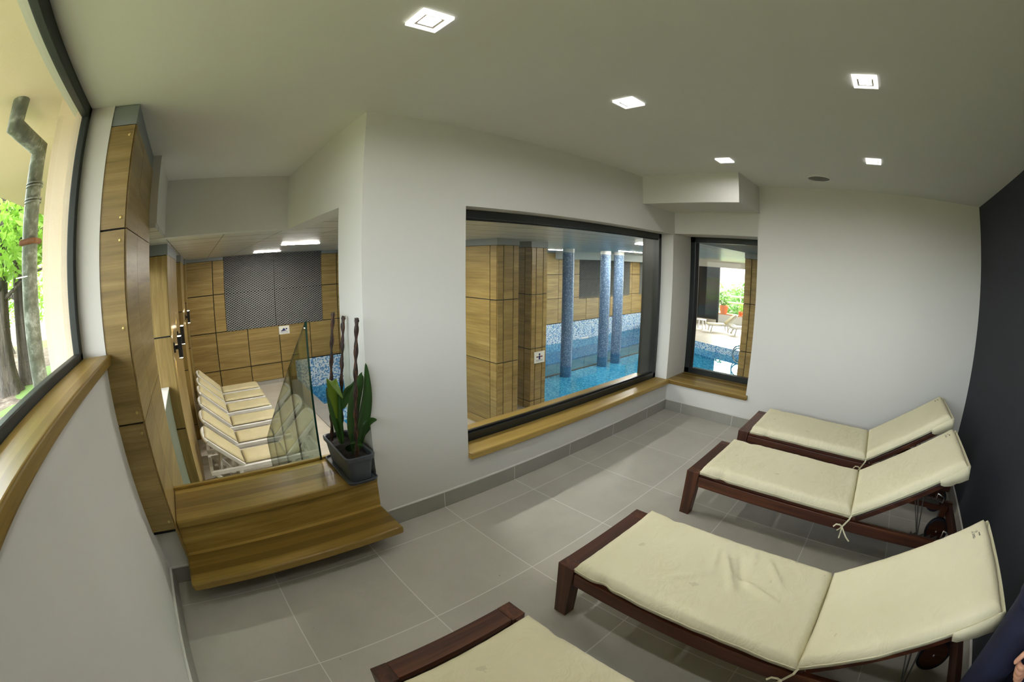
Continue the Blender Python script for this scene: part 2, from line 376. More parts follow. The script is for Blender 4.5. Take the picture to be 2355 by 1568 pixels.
class MB:
    """collects shapes (world coordinates) and links them as ONE mesh object"""
    def __init__(s): s.v = []; s.f = []; s.mi = []; s.sm = []; s.cur = 0
    def add(s, vs, fs, smooth=False, mi=None):
        b = len(s.v); s.v += [Vector(q) for q in vs]
        for f in fs:
            s.f.append([b + i for i in f]); s.mi.append(s.cur if mi is None else mi); s.sm.append(smooth)
        return s
    def box(s, x0, x1, y0, y1, z0, z1, rot=None, piv=None):
        vs = [Vector((x, y, z)) for x in (x0, x1) for y in (y0, y1) for z in (z0, z1)]
        if rot is not None:
            piv = Vector(piv) if piv is not None else Vector(((x0 + x1) / 2, (y0 + y1) / 2, (z0 + z1) / 2))
            vs = [piv + rot @ (q - piv) for q in vs]
        return s.add(vs, [(0, 1, 3, 2), (4, 6, 7, 5), (0, 4, 5, 1), (2, 3, 7, 6), (0, 2, 6, 4), (1, 5, 7, 3)])
    def bar(s, a, b, w, h, up=(0, 0, 1)):
        a = Vector(a); b = Vector(b); d = (b - a).normalized(); u = Vector(up)
        sd = d.cross(u).normalized(); u = sd.cross(d).normalized()
        vs = [p + sd * (i * w / 2) + u * (j * h / 2) for p in (a, b) for i in (-1, 1) for j in (-1, 1)]
        return s.add(vs, [(0, 1, 3, 2), (4, 6, 7, 5), (0, 4, 5, 1), (2, 3, 7, 6), (0, 2, 6, 4), (1, 5, 7, 3)])
    def tube(s, pts, r, n=10, cap=True, smooth=True):
        pts = [Vector(p) for p in pts]; rs = r if isinstance(r, (list, tuple)) else [r] * len(pts)
        vs = []; prev = None
        for i, p in enumerate(pts):
            if i == 0: d = pts[1] - p
            elif i == len(pts) - 1: d = p - pts[i - 1]
            else: d = (pts[i + 1] - p).normalized() + (p - pts[i - 1]).normalized()
            d = d.normalized()
            if prev is None:
                a = Vector((0, 0, 1)) if abs(d.z) < 0.9 else Vector((1, 0, 0)); prev = d.cross(a).normalized()
            else: prev = (prev - d * prev.dot(d)).normalized()
            w = d.cross(prev)
            for k in range(n):
                t = 2 * PI * k / n; vs.append(p + (prev * math.cos(t) + w * math.sin(t)) * rs[i])
        fs = []
        for i in range(len(pts) - 1):
            for k in range(n):
                a = i * n + k; b = i * n + (k + 1) % n
                fs.append((a, b, b + n, a + n))
        s.add(vs, fs, smooth)
        if cap:
            s.add(vs[:n], [tuple(range(n - 1, -1, -1))]); s.add(vs[-n:], [tuple(range(n))])
        return s
    def ribbon(s, pts, w, wd, t=0.0012):
        wd = Vector(wd).normalized(); pts = [Vector(p) for p in pts]
        vs = []
        for i, p in enumerate(pts):
            d = (pts[min(i + 1, len(pts) - 1)] - pts[max(i - 1, 0)]).normalized()
            sd = (wd - d * wd.dot(d)).normalized(); nn = d.cross(sd)
            for a, b in ((-1, -1), (1, -1), (1, 1), (-1, 1)): vs.append(p + sd * a * w / 2 + nn * b * t / 2)
        fs = []
        for i in range(len(pts) - 1):
            for k in range(4): fs.append((i * 4 + k, i * 4 + (k + 1) % 4, i * 4 + 4 + (k + 1) % 4, i * 4 + 4 + k))
        fs += [(3, 2, 1, 0), tuple(len(vs) - 4 + k for k in range(4))]
        return s.add(vs, fs)
    def prism(s, poly, axis, a, b):
        """poly: 2D points in the other two axes (in x,y,z order), extruded along axis a..b"""
        def P(q, h):
            r = list(q); r.insert(axis, h); return Vector(r)
        n = len(poly)
        vs = [P(q, a) for q in poly] + [P(q, b) for q in poly]
        fs = [tuple(range(n)), tuple(range(2 * n - 1, n - 1, -1))] + [(i, i + n, (i + 1) % n + n, (i + 1) % n) for i in range(n)]
        return s.add(vs, fs)
    def lathe(s, prof, c=(0, 0, 0), n=24, axis=2, smooth=True):
        c = Vector(c); vs = []
        for r, h in prof:
            for k in range(n):
                t = 2 * PI * k / n; q = [r * math.cos(t), r * math.sin(t)]; q.insert(axis, h); vs.append(c + Vector(q))
        fs = []
        for i in range(len(prof) - 1):
            for k in range(n): fs.append((i * n + k, i * n + (k + 1) % n, (i + 1) * n + (k + 1) % n, (i + 1) * n + k))
        return s.add(vs, fs, smooth)
    def quad(s, a, b, c, d, mi=None): return s.add([a, b, c, d], [(0, 1, 2, 3)], mi=mi)
    def build(s, name, mats, parent=None, bevel=0.0, seg=2, loc=None, fix=True):
        me = bpy.data.meshes.new(name)
        off = Vector(loc) if loc is not None else (org(parent) if parent is not None else Vector((0, 0, 0)))
        me.from_pydata([tuple(q - off) for q in s.v], [], s.f)
        if fix:
            bm = bmesh.new(); bm.from_mesh(me)
            # weld only when smooth shells need it; keep polygons as built
            bmesh.ops.recalc_face_normals(bm, faces=bm.faces)
            bm.to_mesh(me); bm.free()
        for p, mi, sm in zip(me.polygons, s.mi, s.sm): p.material_index = mi; p.use_smooth = sm
        for m in (mats if isinstance(mats, (list, tuple)) else [mats]): me.materials.append(m)
        o = bpy.data.objects.new(name, me); COL.objects.link(o)
        if parent is not None: o.parent = parent
        elif loc is not None: o.location = loc; ORIG[o.name] = Vector(loc)
        if bevel:
            b = o.modifiers.new('edge', 'BEVEL'); b.width = bevel; b.segments = seg; b.limit_method = 'ANGLE'; b.angle_limit = math.radians(40)
        return o

def thing(name, label, cat, loc=(0, 0, 0), group=None):
    o = bpy.data.objects.new(name, None); COL.objects.link(o); o.location = loc; o.empty_display_size = 0.1
    o['label'] = label; o['category'] = cat
    if group: o['group'] = group
    ORIG[o.name] = Vector(loc)
    return o
def tag(o, label, cat, group=None):
    o['label'] = label; o['category'] = cat
    if group: o['group'] = group
    return o
def struct(o): o['kind'] = 'structure'; return o
def sroot(name, loc=(0, 0, 0)):
    o = bpy.data.objects.new(name, None); COL.objects.link(o); o.location = loc; o['kind'] = 'structure'; ORIG[o.name] = Vector(loc); return o
def copy_tree(o, parent=None):
    c = o.copy(); COL.objects.link(c)
    if parent is not None: c.parent = parent
    for ch in list(o.children): copy_tree(ch, c)
    return c
def B(*boxes):
    m = MB()
    for b in boxes: m.box(*b)
    return m

# ------------------------------------------------------------------ the room
struct(B((-0.75, 4.6, YD - 0.3, YW + 0.02, -0.12, 0.0)).build('floor', M['tile']))
struct(B((-0.75, 4.7, YD - 0.3, YW, ZC, ZC + 0.15), (-0.75, 0.845, YW, 4.05, ZC, ZC + 0.15), (0.845, 4.7, YW, 2.6, ZC, ZC + 0.15)).build('ceiling', M['ceil']))
# window wall, solid to the pool side, with the big opening
XW0, XW1, ZW0, ZW1 = 1.495, 4.06, 0.335, 1.85
struct(B((0.845, XW0, YW, YH, ZD, ZC + 0.1), (XW0, XW1, YW, YH, ZW1, ZC + 0.1), (XW0, XW1, YW, YH, ZD, ZW0 - 0.045),
         (XW1, 4.62, YW, YH, ZD, ZC + 0.1), (-0.36, 0.845, YW + 0.012, 2.40, ZD, 0.334)).build('wall_front', M['wall']))
struct(B((XF, 4.6, YD - 0.3, 1.148, ZD, ZC + 0.1), (XF, 4.6, 1.148, YW, ZD, 0.295), (XF, 4.6, 1.148, YW, 1.858, ZC + 0.1)).build('wall_right', M['wall']))
struct(B((-0.75, XF, YD - 0.2, YD, 0.0, ZC)).build('wall_back', M['dark']))
struct(B((-0.70, XL, YD, YW + 0.02, -0.1, 1.196), (-0.672, -0.50, 2.012, 2.075, 1.19, ZC), (-0.51, -0.355, 2.068, 2.3, 0.0, 0.336), (-0.70, -0.50, 2.05, 3.0, -0.1, ZC)).build('wall_left', M['wall']))
struct(B((3.44, XF, 1.125, YW, 2.08, ZC)).build('trim_1', M['wall']))
# bulkheads hanging round the stair opening
struct(B((0.845, 1.0, YH, 3.87, 1.857, ZC + 0.1), (-0.36, 1.0, 3.85, 4.0, 1.857, ZC + 0.1), (-0.62, -0.30, 3.0, 3.87, 1.887, ZC + 0.1)).build('trim_2', M['wall']))
def skirting(name, boxes):
    o = struct(B(*boxes).build(name, M['skirt'], bevel=0.002))
    m = MB()
    for b in boxes:
        e = 0.004; m.box(b[0] - (e if 'right' in name else 0), b[1] + (e if 'left' in name else 0), b[2] - (e if 'front' in name else 0), b[3] + (e if 'back' in name else 0), b[5], b[5] + 0.011)
    m.build('plaster_bead', M['wall'], o, bevel=0.003)
    return o
skirting('baseboard_front', [(0.85, XF, YW - 0.011, YW, 0, 0.108), (-0.5, 0.845, YW - 0.009, YW + 0.0035, 0, 0.10)])
skirting('baseboard_right', [(XF - 0.011, XF, YD, YW - 0.011, 0, 0.108)])
skirting('baseboard_left', [(XL, XL + 0.011, YD, YW - 0.011, 0, 0.105)])
skirting('baseboard_back', [(XL + 0.011, XF - 0.011, YD, YD + 0.011, 0, 0.10)])

# --- windows -----------------------------------------------------------
def window(name, boxes, frame_mat, glass_box, sill=None, inner=None):
    r = sroot(name)
    B(*boxes).build('window_frame', frame_mat, r, bevel=0.004)
    if inner: B(*inner).build('glazing_bead', M['black'], r)
    B(glass_box).build('window_pane', M['glass'], r)
    if sill:
        for sb, mt in sill: B(sb).build('window_sill', mt, r, bevel=0.008, seg=3)
    return r
fy0, fy1, fw = 2.205, 2.27, 0.055
window('window_1', [(XW0, XW1, fy0, fy1, ZW0 - 0.04, ZW0 + fw), (XW0, XW1, fy0, fy1, ZW1 - fw, ZW1), (XW0, XW0 + fw, fy0, fy1, ZW0, ZW1), (XW1 - fw, XW1, fy0, fy1, ZW0, ZW1), (XW1 - 0.012, XW1, fy1, YH + 0.002, ZW0, ZW1)],
       M['frame'], (XW0 + 0.03, XW1 - 0.03, 2.235, 2.243, ZW0 + 0.03, ZW1 - 0.03),
       [((XW0, 4.075, YW - 0.035, fy0, ZW0 - 0.045, ZW0), M['oak_x']), ((XW0, XW1, fy1, YH + 0.03, ZW0 - 0.045, ZW0), M['oak_x'])],
       [(XW0 + fw, XW1 - fw, fy0 + 0.018, fy0 + 0.03, ZW0 + fw, ZW0 + fw + 0.012), (XW0 + fw, XW1 - fw, fy0 + 0.018, fy0 + 0.03, ZW1 - fw - 0.012, ZW1 - fw)])
NX = 4.50
ny0, ny1, nz0, nz1 = 1.12, YW, 0.34, 1.858
window('window_2', [(NX, NX + 0.07, ny0, ny1, nz0 - 0.04, nz0 + 0.06), (NX, NX + 0.07, ny0, ny1, nz1 - 0.06, nz1), (NX, NX + 0.07, ny1 - 0.06, ny1, nz0, nz1), (NX, NX + 0.07, ny0, ny0 + 0.06, nz0, nz1)],
       M['frame'], (NX + 0.03, NX + 0.038, ny0 + 0.03, ny1 - 0.03, nz0 + 0.03, nz1 - 0.03),
       [((XF - 0.035, NX, 1.125, YW - 0.002, nz0 - 0.045, nz0), M['oak_y'])],
       [(NX + 0.012, NX + 0.024, ny1 - 0.10, ny1 - 0.06, nz0 + 0.06, nz1 - 0.06)])
LX = -0.63
window('window_3', [(LX - 0.04, LX, YD, 2.012, 1.235, 1.272), (LX - 0.04, LX, YD, 2.012, ZC - 0.05, ZC), (LX - 0.04, LX, 1.966, 2.012, 1.24, ZC), (LX - 0.04, LX, YD, YD + 0.055, 1.24, ZC)],
       M['greenframe'], (LX - 0.028, LX - 0.020, YD + 0.03, 1.99, 1.26, ZC - 0.03),
       [((LX, XL + 0.032, YD, 2.012, 1.198, 1.243), M['oak_y'])])

# --- oak steps ----------------------------------------------------------
t = thing('oak_step', 'lower floating oak step with rounded front edge above the grey tiles', 'step', (0.24, 1.92, 0.0))
B((-0.368, 0.842, 1.778, YW + 0.008, 0.133, 0.178)).build('step_board', M['oak_x'], t, bevel=0.012, seg=4)
B((-0.366, 0.843, YW - 0.006, YW + 0.011, 0.178, 0.335)).build('riser_board', M['oak_riser'], t)
t = thing('oak_platform', 'upper oak platform board under the slate planter', 'step', (0.24, 2.24, 0.335))
B((-0.358, 0.843, YW - 0.022, 2.425, 0.335, 0.381)).build('platform_board', M['oak_x'], t, bevel=0.012, seg=4)
B((-0.358, 0.843, 2.405, 2.43, 0.381, 0.397)).build('raised_lip', M['oak_x'], t, bevel=0.003)

# --- ceiling lamps ------------------------------------------------------
lamp_where = {(0.63, 1.10): 'square ceiling lamp over the planter and oak steps, first from the garden window',
              (1.74, 1.105): 'square ceiling lamp above the end of the big pool window beside the planter',
              (1.735, -0.055): 'square ceiling lamp above the cream loungers, first of its row along the charcoal wall',
              (3.03, 1.095): 'square ceiling lamp in front of the boxed ceiling corner',
              (3.00, -0.055): 'square ceiling lamp beside the round ceiling speaker, over the lounger next to the blank wall',
              (0.63, -0.055): 'square ceiling lamp directly above the camera, out of the picture'}
lamps = []
for i, ((x, y), lab) in enumerate(lamp_where.items()):
    if i == 0:
        t = thing('ceiling_lamp', lab, 'ceiling lamp', (x, y, ZC), 'square ceiling lamps')
        h = 0.058
        m = MB()
        for a, b, c, d in ((-h, h, -h, -h + 0.020), (-h, h, h - 0.020, h), (-h, -h + 0.020, -h + 0.02, h - 0.02), (h - 0.020, h, -h + 0.02, h - 0.02)):
            m.box(x + a, x + b, y + c, y + d, ZC - 0.012, ZC + 0.003)
        m.build('lit_rim', M['lamprim'], t, bevel=0.002)
        q = h - 0.020; g = 0.0255
        m = MB()
        for a, b, c, d in ((-q, q, -q, -q + 0.010), (-q, q, q - 0.010, q), (-q, -q + 0.01, -q + 0.01, q - 0.01), (q - 0.01, q, -q + 0.01, q - 0.01)):
            m.box(x + a, x + b, y + c, y + d, ZC - 0.008, ZC + 0.002)
        m.build('lamp_frame', M['lampframe'], t)
        B((x - q + 0.01, x + q - 0.01, y - q + 0.01, y + q - 0.01, ZC - 0.006, ZC + 0.002)).build('lamp_diffuser', M['lamp'], t)
        proto = t
    else:
        t = copy_tree(proto); t.location = (x, y, ZC); t['label'] = lab
t = thing('ceiling_speaker', 'round grey speaker set flush in the white ceiling', 'speaker', (3.64, 0.446, ZC))
MB().lathe([(0.118, ZC), (0.118, ZC - 0.008), (0.100, ZC - 0.010), (0.098, ZC - 0.004)], (3.64, 0.446, 0), 40).build('speaker_rim', M['ceil'], t)
MB().lathe([(0.0, ZC - 0.009), (0.06, ZC - 0.0085), (0.099, ZC - 0.004)], (3.64, 0.446, 0), 40).build('speaker_grille', M['speaker'], t)

# --- oak clad pillars ----------------------------------------------------
def clad(t, faces, rows, zt0, zt1, cap=True, gap=0.015, screws=False, mats=None):
    """faces: (axis, plane, sign, [cuts], material); one panel mesh per cell"""
    th = 0.012
    for fi, (ax, pl, sg, cuts, mt) in enumerate(faces):
        for i in range(len(cuts) - 1):
            for j in range(len(rows) - 1):
                a, b = sorted((cuts[i], cuts[i + 1])); a += gap / 2; b -= gap / 2
                z0, z1 = rows[j] + gap / 2, rows[j + 1] - gap / 2
                p0, p1 = sorted((pl, pl - sg * th))
                m = MB()
                if ax == 0: m.box(p0, p1, a, b, z0, z1)
                else: m.box(a, b, p0, p1, z0, z1)
                pn = m.build('panel', mt, t)
                if screws and fi == 0:
                    sm = MB()
                    for zz in (z0 + 0.045, z1 - 0.045) + (((z0 + z1) / 2,) if z1 - z0 > 0.7 else ()):
                        xx = b - 0.022
                        sm.lathe([(0.0, -0.003), (0.0045, -0.0035), (0.0085, -0.0015), (0.009, 0.0)], (xx, pl, 0), 14, 1)
                        for k in range(len(sm.v) - 56, len(sm.v)): sm.v[k].z += zz
                        sm.lathe([(0.0, -0.0042), (0.0025, -0.0042)], (xx, pl, 0), 8, 1)
                        for k in range(len(sm.v) - 16, len(sm.v)): sm.v[k].z += zz
                    sm.build('screw', M['brass'], pn)

# garden corner pillar
t = thing('clad_pillar', 'tall oak clad pillar with grey metal cap between garden window and steps', 'pillar', (-0.43, 2.5, 0.335))
B((-0.512, -0.372, 2.032, 3.0, 0.338, ZC - 0.002), (-0.512, -0.372, 2.32, 3.0, ZD, 0.338)).build('core', M['gap'], t)
clad(t, [(1, 2.018, -1, [-0.515, -0.364], M['panel_h'])], [0.356, 0.920, 1.767, 2.237], 2.237, ZC, screws=True, gap=0.008)
clad(t, [(0, -0.358, 1, [2.028, 2.42, 3.05], M['panel_hy'])], [ZD, 0.92 - 0.885, 0.920, 1.767, 2.237], 2.237, ZC, gap=0.005)
B((-0.512, -0.363, 2.02, 3.0, 2.237, ZC - 0.001)).build('metal_cap', M['steel'], t, bevel=0.003)

def pool_pillar(lab, x0, x1, y0, y1, xc, yc, rows):
    t = thing('clad_pillar', lab, 'pillar', ((x0 + x1) / 2, (y0 + y1) / 2, ZD), 'oak clad pillars by the pool')
    B((x0 + 0.011, x1 - 0.011, y0 + 0.011, y1, ZD, ZP)).build('core', M['gap'], t)
    clad(t, [(1, y0, -1, xc, M['panel_h']), (0, x0, -1, yc, M['panel_hy']), (0, x1, 1, [y0 + 0.004, y1], M['panel_hy'])], rows, 0, 0)
    B((x0 - 0.004, x1 + 0.004, y0 - 0.004, y1, rows[-1], ZP)).build('metal_cap', M['steel'], t)
    return t
RW = [ZD, -1.06, -0.07, 0.915, 1.757]
pool_pillar('broad oak clad pillar close behind the big window glass', 4.24, 4.69, 5.05, 6.1, [4.244, 4.37, 4.57, 4.69], [5.054, 5.22, 5.97, 6.1], RW)
pool_pillar('slim oak clad pillar with the arm float sign, standing before the pool', 5.41, 5.82, 5.505, 5.9, [5.414, 5.53, 5.71, 5.82], [5.509, 5.67, 5.85, 5.9], RW)
# pillar seen through the narrow window
t = thing('clad_pillar', 'oak clad pillar seen through the narrow window beside the pool ladder', 'pillar', (8.3, 2.0, ZD), 'oak clad pillars by the pool')
B((8.011, 8.6, 1.0, 2.489, ZD, ZP)).build('core', M['gap'], t)
clad(t, [(0, 8.0, -1, [1.0, 1.6, 2.36, 2.496], M['panel_hy']), (1, 2.50, 1, [8.004, 8.6], M['panel_h'])], [ZD, -0.9, 0.02, 0.915, 1.75], 0, 0)
B((7.996, 8.6, 1.0, 2.504, 1.75, ZP)).build('metal_cap', M['steel'], t)
# pillars along the garden side of the pool hall
def side_pillar(lab, y0, y1, x1, lamps_y, mid):
    t = thing('clad_pillar', lab, 'pillar', (-0.45, (y0 + y1) / 2, ZD), 'pillars along the garden side of the pool hall')
    B((-0.60, x1 - 0.011, y0 + 0.011, y1, ZD, ZP)).build('core', M['gap'], t)
    clad(t, [(1, y0, -1, [-0.60, x1 - 0.003], M['panel_v'])], [ZD, -0.94, 0.0, 0.955, 1.755], 0, 0)
    clad(t, [(0, x1, 1, [y0 + 0.004] + mid + [y1], M['panel_v'])], [ZD, -0.94, 0.0, 0.955, 1.755], 0, 0, gap=0.004)
    B((-0.60, x1 + 0.004, y0 - 0.004, y1, 1.755, ZP)).build('metal_cap', M['steel'], t)
side_pillar('oak clad pillar next to the garden ledge, carrying two black wall lights', 4.60, 6.6, -0.335, [], [5.6])
side_pillar('oak clad pillar behind the third white lounger, carrying one black wall light', 7.5, 8.9, -0.30, [], [8.2])
side_pillar('oak clad pillar in the corner against the far panelled wall', 9.7, 10.38, -0.27, [], [])

def sconce(lab, x, y, z0, z1):
    t = thing('wall_light', lab, 'wall light', (x, y, z0), 'black wall lights on the oak pillars')
    B((x, x + 0.018, y - 0.03, y + 0.03, (z0 + z1) / 2 - 0.05, (z0 + z1) / 2 + 0.05)).build('back_plate', M['black'], t)
    B((x + 0.018, x + 0.05, y - 0.02, y + 0.02, (z0 + z1) / 2 - 0.02, (z0 + z1) / 2 + 0.02)).build('arm', M['black'], t)
    B((x + 0.05, x + 0.10, y - 0.03, y + 0.03, z0, z1)).build('lamp_body', M['black'], t, bevel=0.003)
    for zz in (z0 - 0.003, z1): B((x + 0.055, x + 0.095, y - 0.025, y + 0.025, zz, zz + 0.003)).build('bulb', M['sconce'], t)
sconce('black wall light nearest the garden ledge, lower of the pair on one pillar', -0.335, 4.80, 0.70, 0.92)
sconce('black wall light second from the garden ledge, higher of the pair on one pillar', -0.335, 5.75, 0.70, 0.92)
sconce('black wall light furthest along, close to the far panelled wall', -0.30, 8.55, 0.66, 0.88)

# ------------------------------------------------------------------ pool hall
struct(B((-0.8, -0.31, 3.01, YB + 0.2, ZP, ZP + 0.06), (-0.3, 0.86, 3.9, YB + 0.2, ZP, ZP + 0.06), (0.86, XE + 0.3, YH, YB + 0.2, ZP, ZP + 0.06)).build('ceiling_pool', M['hallceil']))
struct(B((4.6, XE + 0.3, 0.3, YH, ZP - 0.012, ZP + 0.06)).build('ceiling_lobby', M['greypaint']))
struct(B((4.6, 8.6, 0.3, 0.5, ZD, ZP), (8.6, XE, YH - 0.1, YH + 0.05, ZD, ZP), (4.6, 4.75, 0.5, 1.1, ZD, ZP)).build('wall_lobby', M['panel_h']))
# garden side: low wall, opening to the daylight between the first two pillars, solid behind the others
struct(B((-0.75, -0.60, 3.0, 4.7, ZD, 0.40), (-0.75, -0.60, 4.6, YB + 0.2, ZD, ZP), (-0.75, -0.60, 3.0, 4.7, 1.70, ZP + 0.1)).build('wall_garden', M['panel_v']))
r = sroot('window_4')
B((-0.72, -0.66, 3.0, 4.62, 0.40, 0.45), (-0.72, -0.66, 3.0, 4.62, 1.66, 1.71), (-0.72, -0.66, 3.0, 3.05, 0.4, 1.7), (-0.72, -0.66, 4.55, 4.6, 0.4, 1.7)).build('window_frame', M['greenframe'], r)
B((-0.695, -0.688, 3.02, 4.58, 0.42, 1.68)).build('window_pane', M['glass'], r)
t = thing('ledge_box', 'grey green boxed ledge with pale top in the recess beyond the first pillar', 'ledge', (-0.53, 3.8, ZD))
B((-0.60, -0.452, 3.05, 4.59, ZD, 0.44)).build('ledge_front', plain('grey_green_board', (0.16, 0.18, 0.13), 0.6), t)
B((-0.60, -0.446, 3.05, 4.595, 0.44, 0.456)).build('ledge_top', M['plastic'], t)

# far panelled wall
struct(B((-0.8, 20.6, YB + 0.03, YB + 0.3, -3.2, ZP + 0.1)).build('wall_pool', M['gap']))
fw_ = thing('wall_panelling', 'oak board panelling on the far wall of the pool hall', 'panelling', (9.0, YB, ZD))
def wp(x0, x1, z0, z1, mt=None):
    g = 0.010
    B((x0 + g, x1 - g, YB, YB + 0.03, z0 + g, z1 - g)).build('panel', mt or M['panel_h'], fw_)
xs_low = [-0.28, 0.385, 1.19, 1.995, 2.8, 3.57, 4.37, 5.17, 5.97, 6.77, 7.57, 8.37, 9.17, 9.97, 10.77, 11.58, 12.18, 13.19, 14.0, 14.8, 15.6, 16.45, 17.3, 18.1, 18.9, 19.7, XE]
MESHES = [(0.675, 3.15, 0.165, ZP), (12.75, 16.25, 0.10, 1.58), (17.1, 19.6, 0.10, 1.58)]
for i in range(len(xs_low) - 1):
    a, b = xs_low[i], xs_low[i + 1]
    wp(a, b, -0.72, 0.165)
    if a < 2.3: wp(a, b, -1.12, -0.72)
def cut(a, b):
    segs = [(a, b)]
    for m0, m1, _, _ in MESHES:
        out = []
        for p, q in segs:
            if m1 <= p or m0 >= q: out.append((p, q)); continue
            if p < m0: out.append((p, m0))
            if q > m1: out.append((m1, q))
        segs = out
    return [s for s in segs if s[1] - s[0] > 0.05]
for i in range(len(xs_low) - 1):
    for p, q in cut(xs_low[i], xs_low[i + 1]):
        wp(p, q, 0.165, 1.02); wp(p, q, 1.02, 1.79)
B((-0.28, 0.66, YB - 0.002, YB + 0.03, 1.79, ZP), (3.16, 11.4, YB - 0.002, YB + 0.03, 1.79, ZP)).build('metal_cap', M['steel'], fw_)
B((-0.28, 2.2, YB - 0.002, YB + 0.03, ZD, -1.12)).build('skirting_strip', M['skirt'], fw_)
tag(B((11.4, XE, YB - 0.35, YB, 1.575, ZP - 0.002)).build('ceiling_duct', M['duct']), 'pale grey boxed duct hanging along the far pool wall behind the blue columns', 'duct')

def mesh_screen(lab, x0, x1, z0, z1, cell):
    t = thing('metal_screen', lab, 'wall screen', ((x0 + x1) / 2, YB, z0), 'expanded metal screens on the far pool wall')
    B((x0, x1, YB + 0.012, YB + 0.03, z0, z1 - 0.002)).build('backing', M['meshback'], t)
    xm, zm = (x0 + x1) / 2 + 0.02, (z0 + z1) / 2
    for (a, b) in ((x0, xm - 0.006), (xm + 0.006, x1)):
        for (c, d) in ((z0, zm - 0.004), (zm + 0.004, z1)):
            m = MB(); cw, ch = cell
            nc = max(2, round((b - a) / cw)) ; nr = max(2, round((d - c) / ch))
            cw = (b - a) / nc; ch = (d - c) / nr
            for j in range(nr):
                zb = c + (j + 0.5) * ch; ph = j % 2
                for i in range(nc * 2):
                    xa = a + i * cw / 2; xb = xa + cw / 2
                    ua = (i + ph) % 2; ub = (i + 1 + ph) % 2
                    za = zb + (ua - 0.5) * ch; zc = zb + (ub - 0.5) * ch; w = ch * 0.30
                    m.quad((xa, YB - 0.020, za - w), (xb, YB - 0.020, zc - w), (xb, YB + 0.006, zc + w), (xa, YB + 0.006, za + w))
            m.build('mesh_sheet', M['mesh'], t, fix=False)
mesh_screen('grey expanded metal screen above the row of white loungers', *MESHES[0], (0.089, 0.026))
mesh_screen('grey expanded metal screen behind the blue mosaic columns', *MESHES[1], (0.10, 0.034))
mesh_screen('grey expanded metal screen at the glazed end of the pool hall', *MESHES[2], (0.10, 0.034))

# pool deck with the pool cut out, basin, water
outer = [(-0.75, 2.3), (4.6, 2.3), (4.6, 0.4), (XE + 1.2, 0.4), (XE + 1.2, YB + 0.1), (-0.75, YB + 0.1)]
pool = [(2.35, 8.15), (4.6, 8.15), (4.6, 6.15), (5.95, 6.15), (5.95, 3.2), (12.9, 3.2), (13.3, 4.1), (14.45, 4.5), (14.85, 6.0), (15.3, 7.2), (16.0, 8.5), (16.8, 9.6), (17.5, YB - 0.005), (2.35, YB - 0.005)]
kid = [(2.35, 4.6), (4.0, 4.6), (4.0, 7.72), (2.35, 7.72)]
def deck():
    bm = bmesh.new(); es = []
    for loop in (outer, pool, kid):
        vs = [bm.verts.new((x, y, ZD)) for x, y in loop]
        es += [bm.edges.new((vs[i], vs[(i + 1) % len(vs)])) for i in range(len(vs))]
    bmesh.ops.triangle_fill(bm, edges=es, use_beauty=True, use_dissolve=False)
    bmesh.ops.recalc_face_normals(bm, faces=bm.faces)
    if sum(f.normal.z for f in bm.faces) < 0: bmesh.ops.reverse_faces(bm, faces=bm.faces)
    me = bpy.data.meshes.new('pool_deck'); bm.to_mesh(me); bm.free(); me.materials.append(M['deck'])
    o = bpy.data.objects.new('pool_deck', me); COL.objects.link(o); return struct(o)
deck()
ZF = -1.76
m = MB()
for loop, top in ((pool, ZD), (kid, ZD)):
    n = len(loop)
    for i in range(n):
        (xa, ya), (xb, yb) = loop[i], loop[(i + 1) % n]
        far = ya > YB - 0.1 and yb > YB - 0.1
        mi = 1
        m.quad((xa, ya, ZWAT), (xb, yb, ZWAT), (xb, yb, -0.735 if far else top), (xa, ya, -0.735 if far else top), mi=1)
        m.quad((xa, ya, ZF), (xb, yb, ZF), (xb, yb, ZWAT), (xa, ya, ZWAT), mi=0)
    m.add([(x, y, ZF) for x, y in loop], [tuple(range(n))], mi=0)
m.cur = 2; m.box(2.4, 16.2, 8.26, 9.05, ZF, ZF + 0.02)
m.cur = 3; m.box(2.4, 16.6, 9.05, YB - 0.01, ZF, ZF + 0.012)
struct(m.build('pool_basin', [M['mos_pool'], M['mos_wall'], M['mos_band'], M['mos_deep']], fix=False))
B((2.4, 15.6, 8.20, 8.26, ZF, ZF + 0.022)).build('lane_line', M['redline'])
tag(bpy.data.objects['lane_line'], 'dark red line along the underwater ledge of the pool', 'lane line')
m = MB()
for loop in (pool, kid): m.add([(x, y, ZWAT) for x, y in loop], [tuple(range(len(loop)))])
w = m.build('pool_water', M['water'], fix=False); w['kind'] = 'stuff'; tag(w, 'still clear blue water filling the mosaic pool', 'water')
# coping
m = MB()
def cop(pts, w=0.32):
    for (xa, ya), (xb, yb) in zip(pts[:-1], pts[1:]): m.bar((xa, ya, ZD + 0.004), (xb, yb, ZD + 0.004), w, 0.02)
cop([(2.19, 4.4), (2.19, YB - 0.02)]); cop([(2.35, 7.935), (4.2, 7.935)], 0.42)
cop([(5.885, 3.05), (5.885, 6.1)], 0.11); cop([(5.8, 3.05), (12.9, 3.05)])
struct(m.build('pool_coping', M['coping']))
tag(B((12.95, 13.4, YB - 0.012, YB + 0.002, -1.47, -1.40)).build('skimmer_grate', M['plastic'], bevel=0.004), 'small white skimmer slot in the mosaic wall behind the columns', 'skimmer')

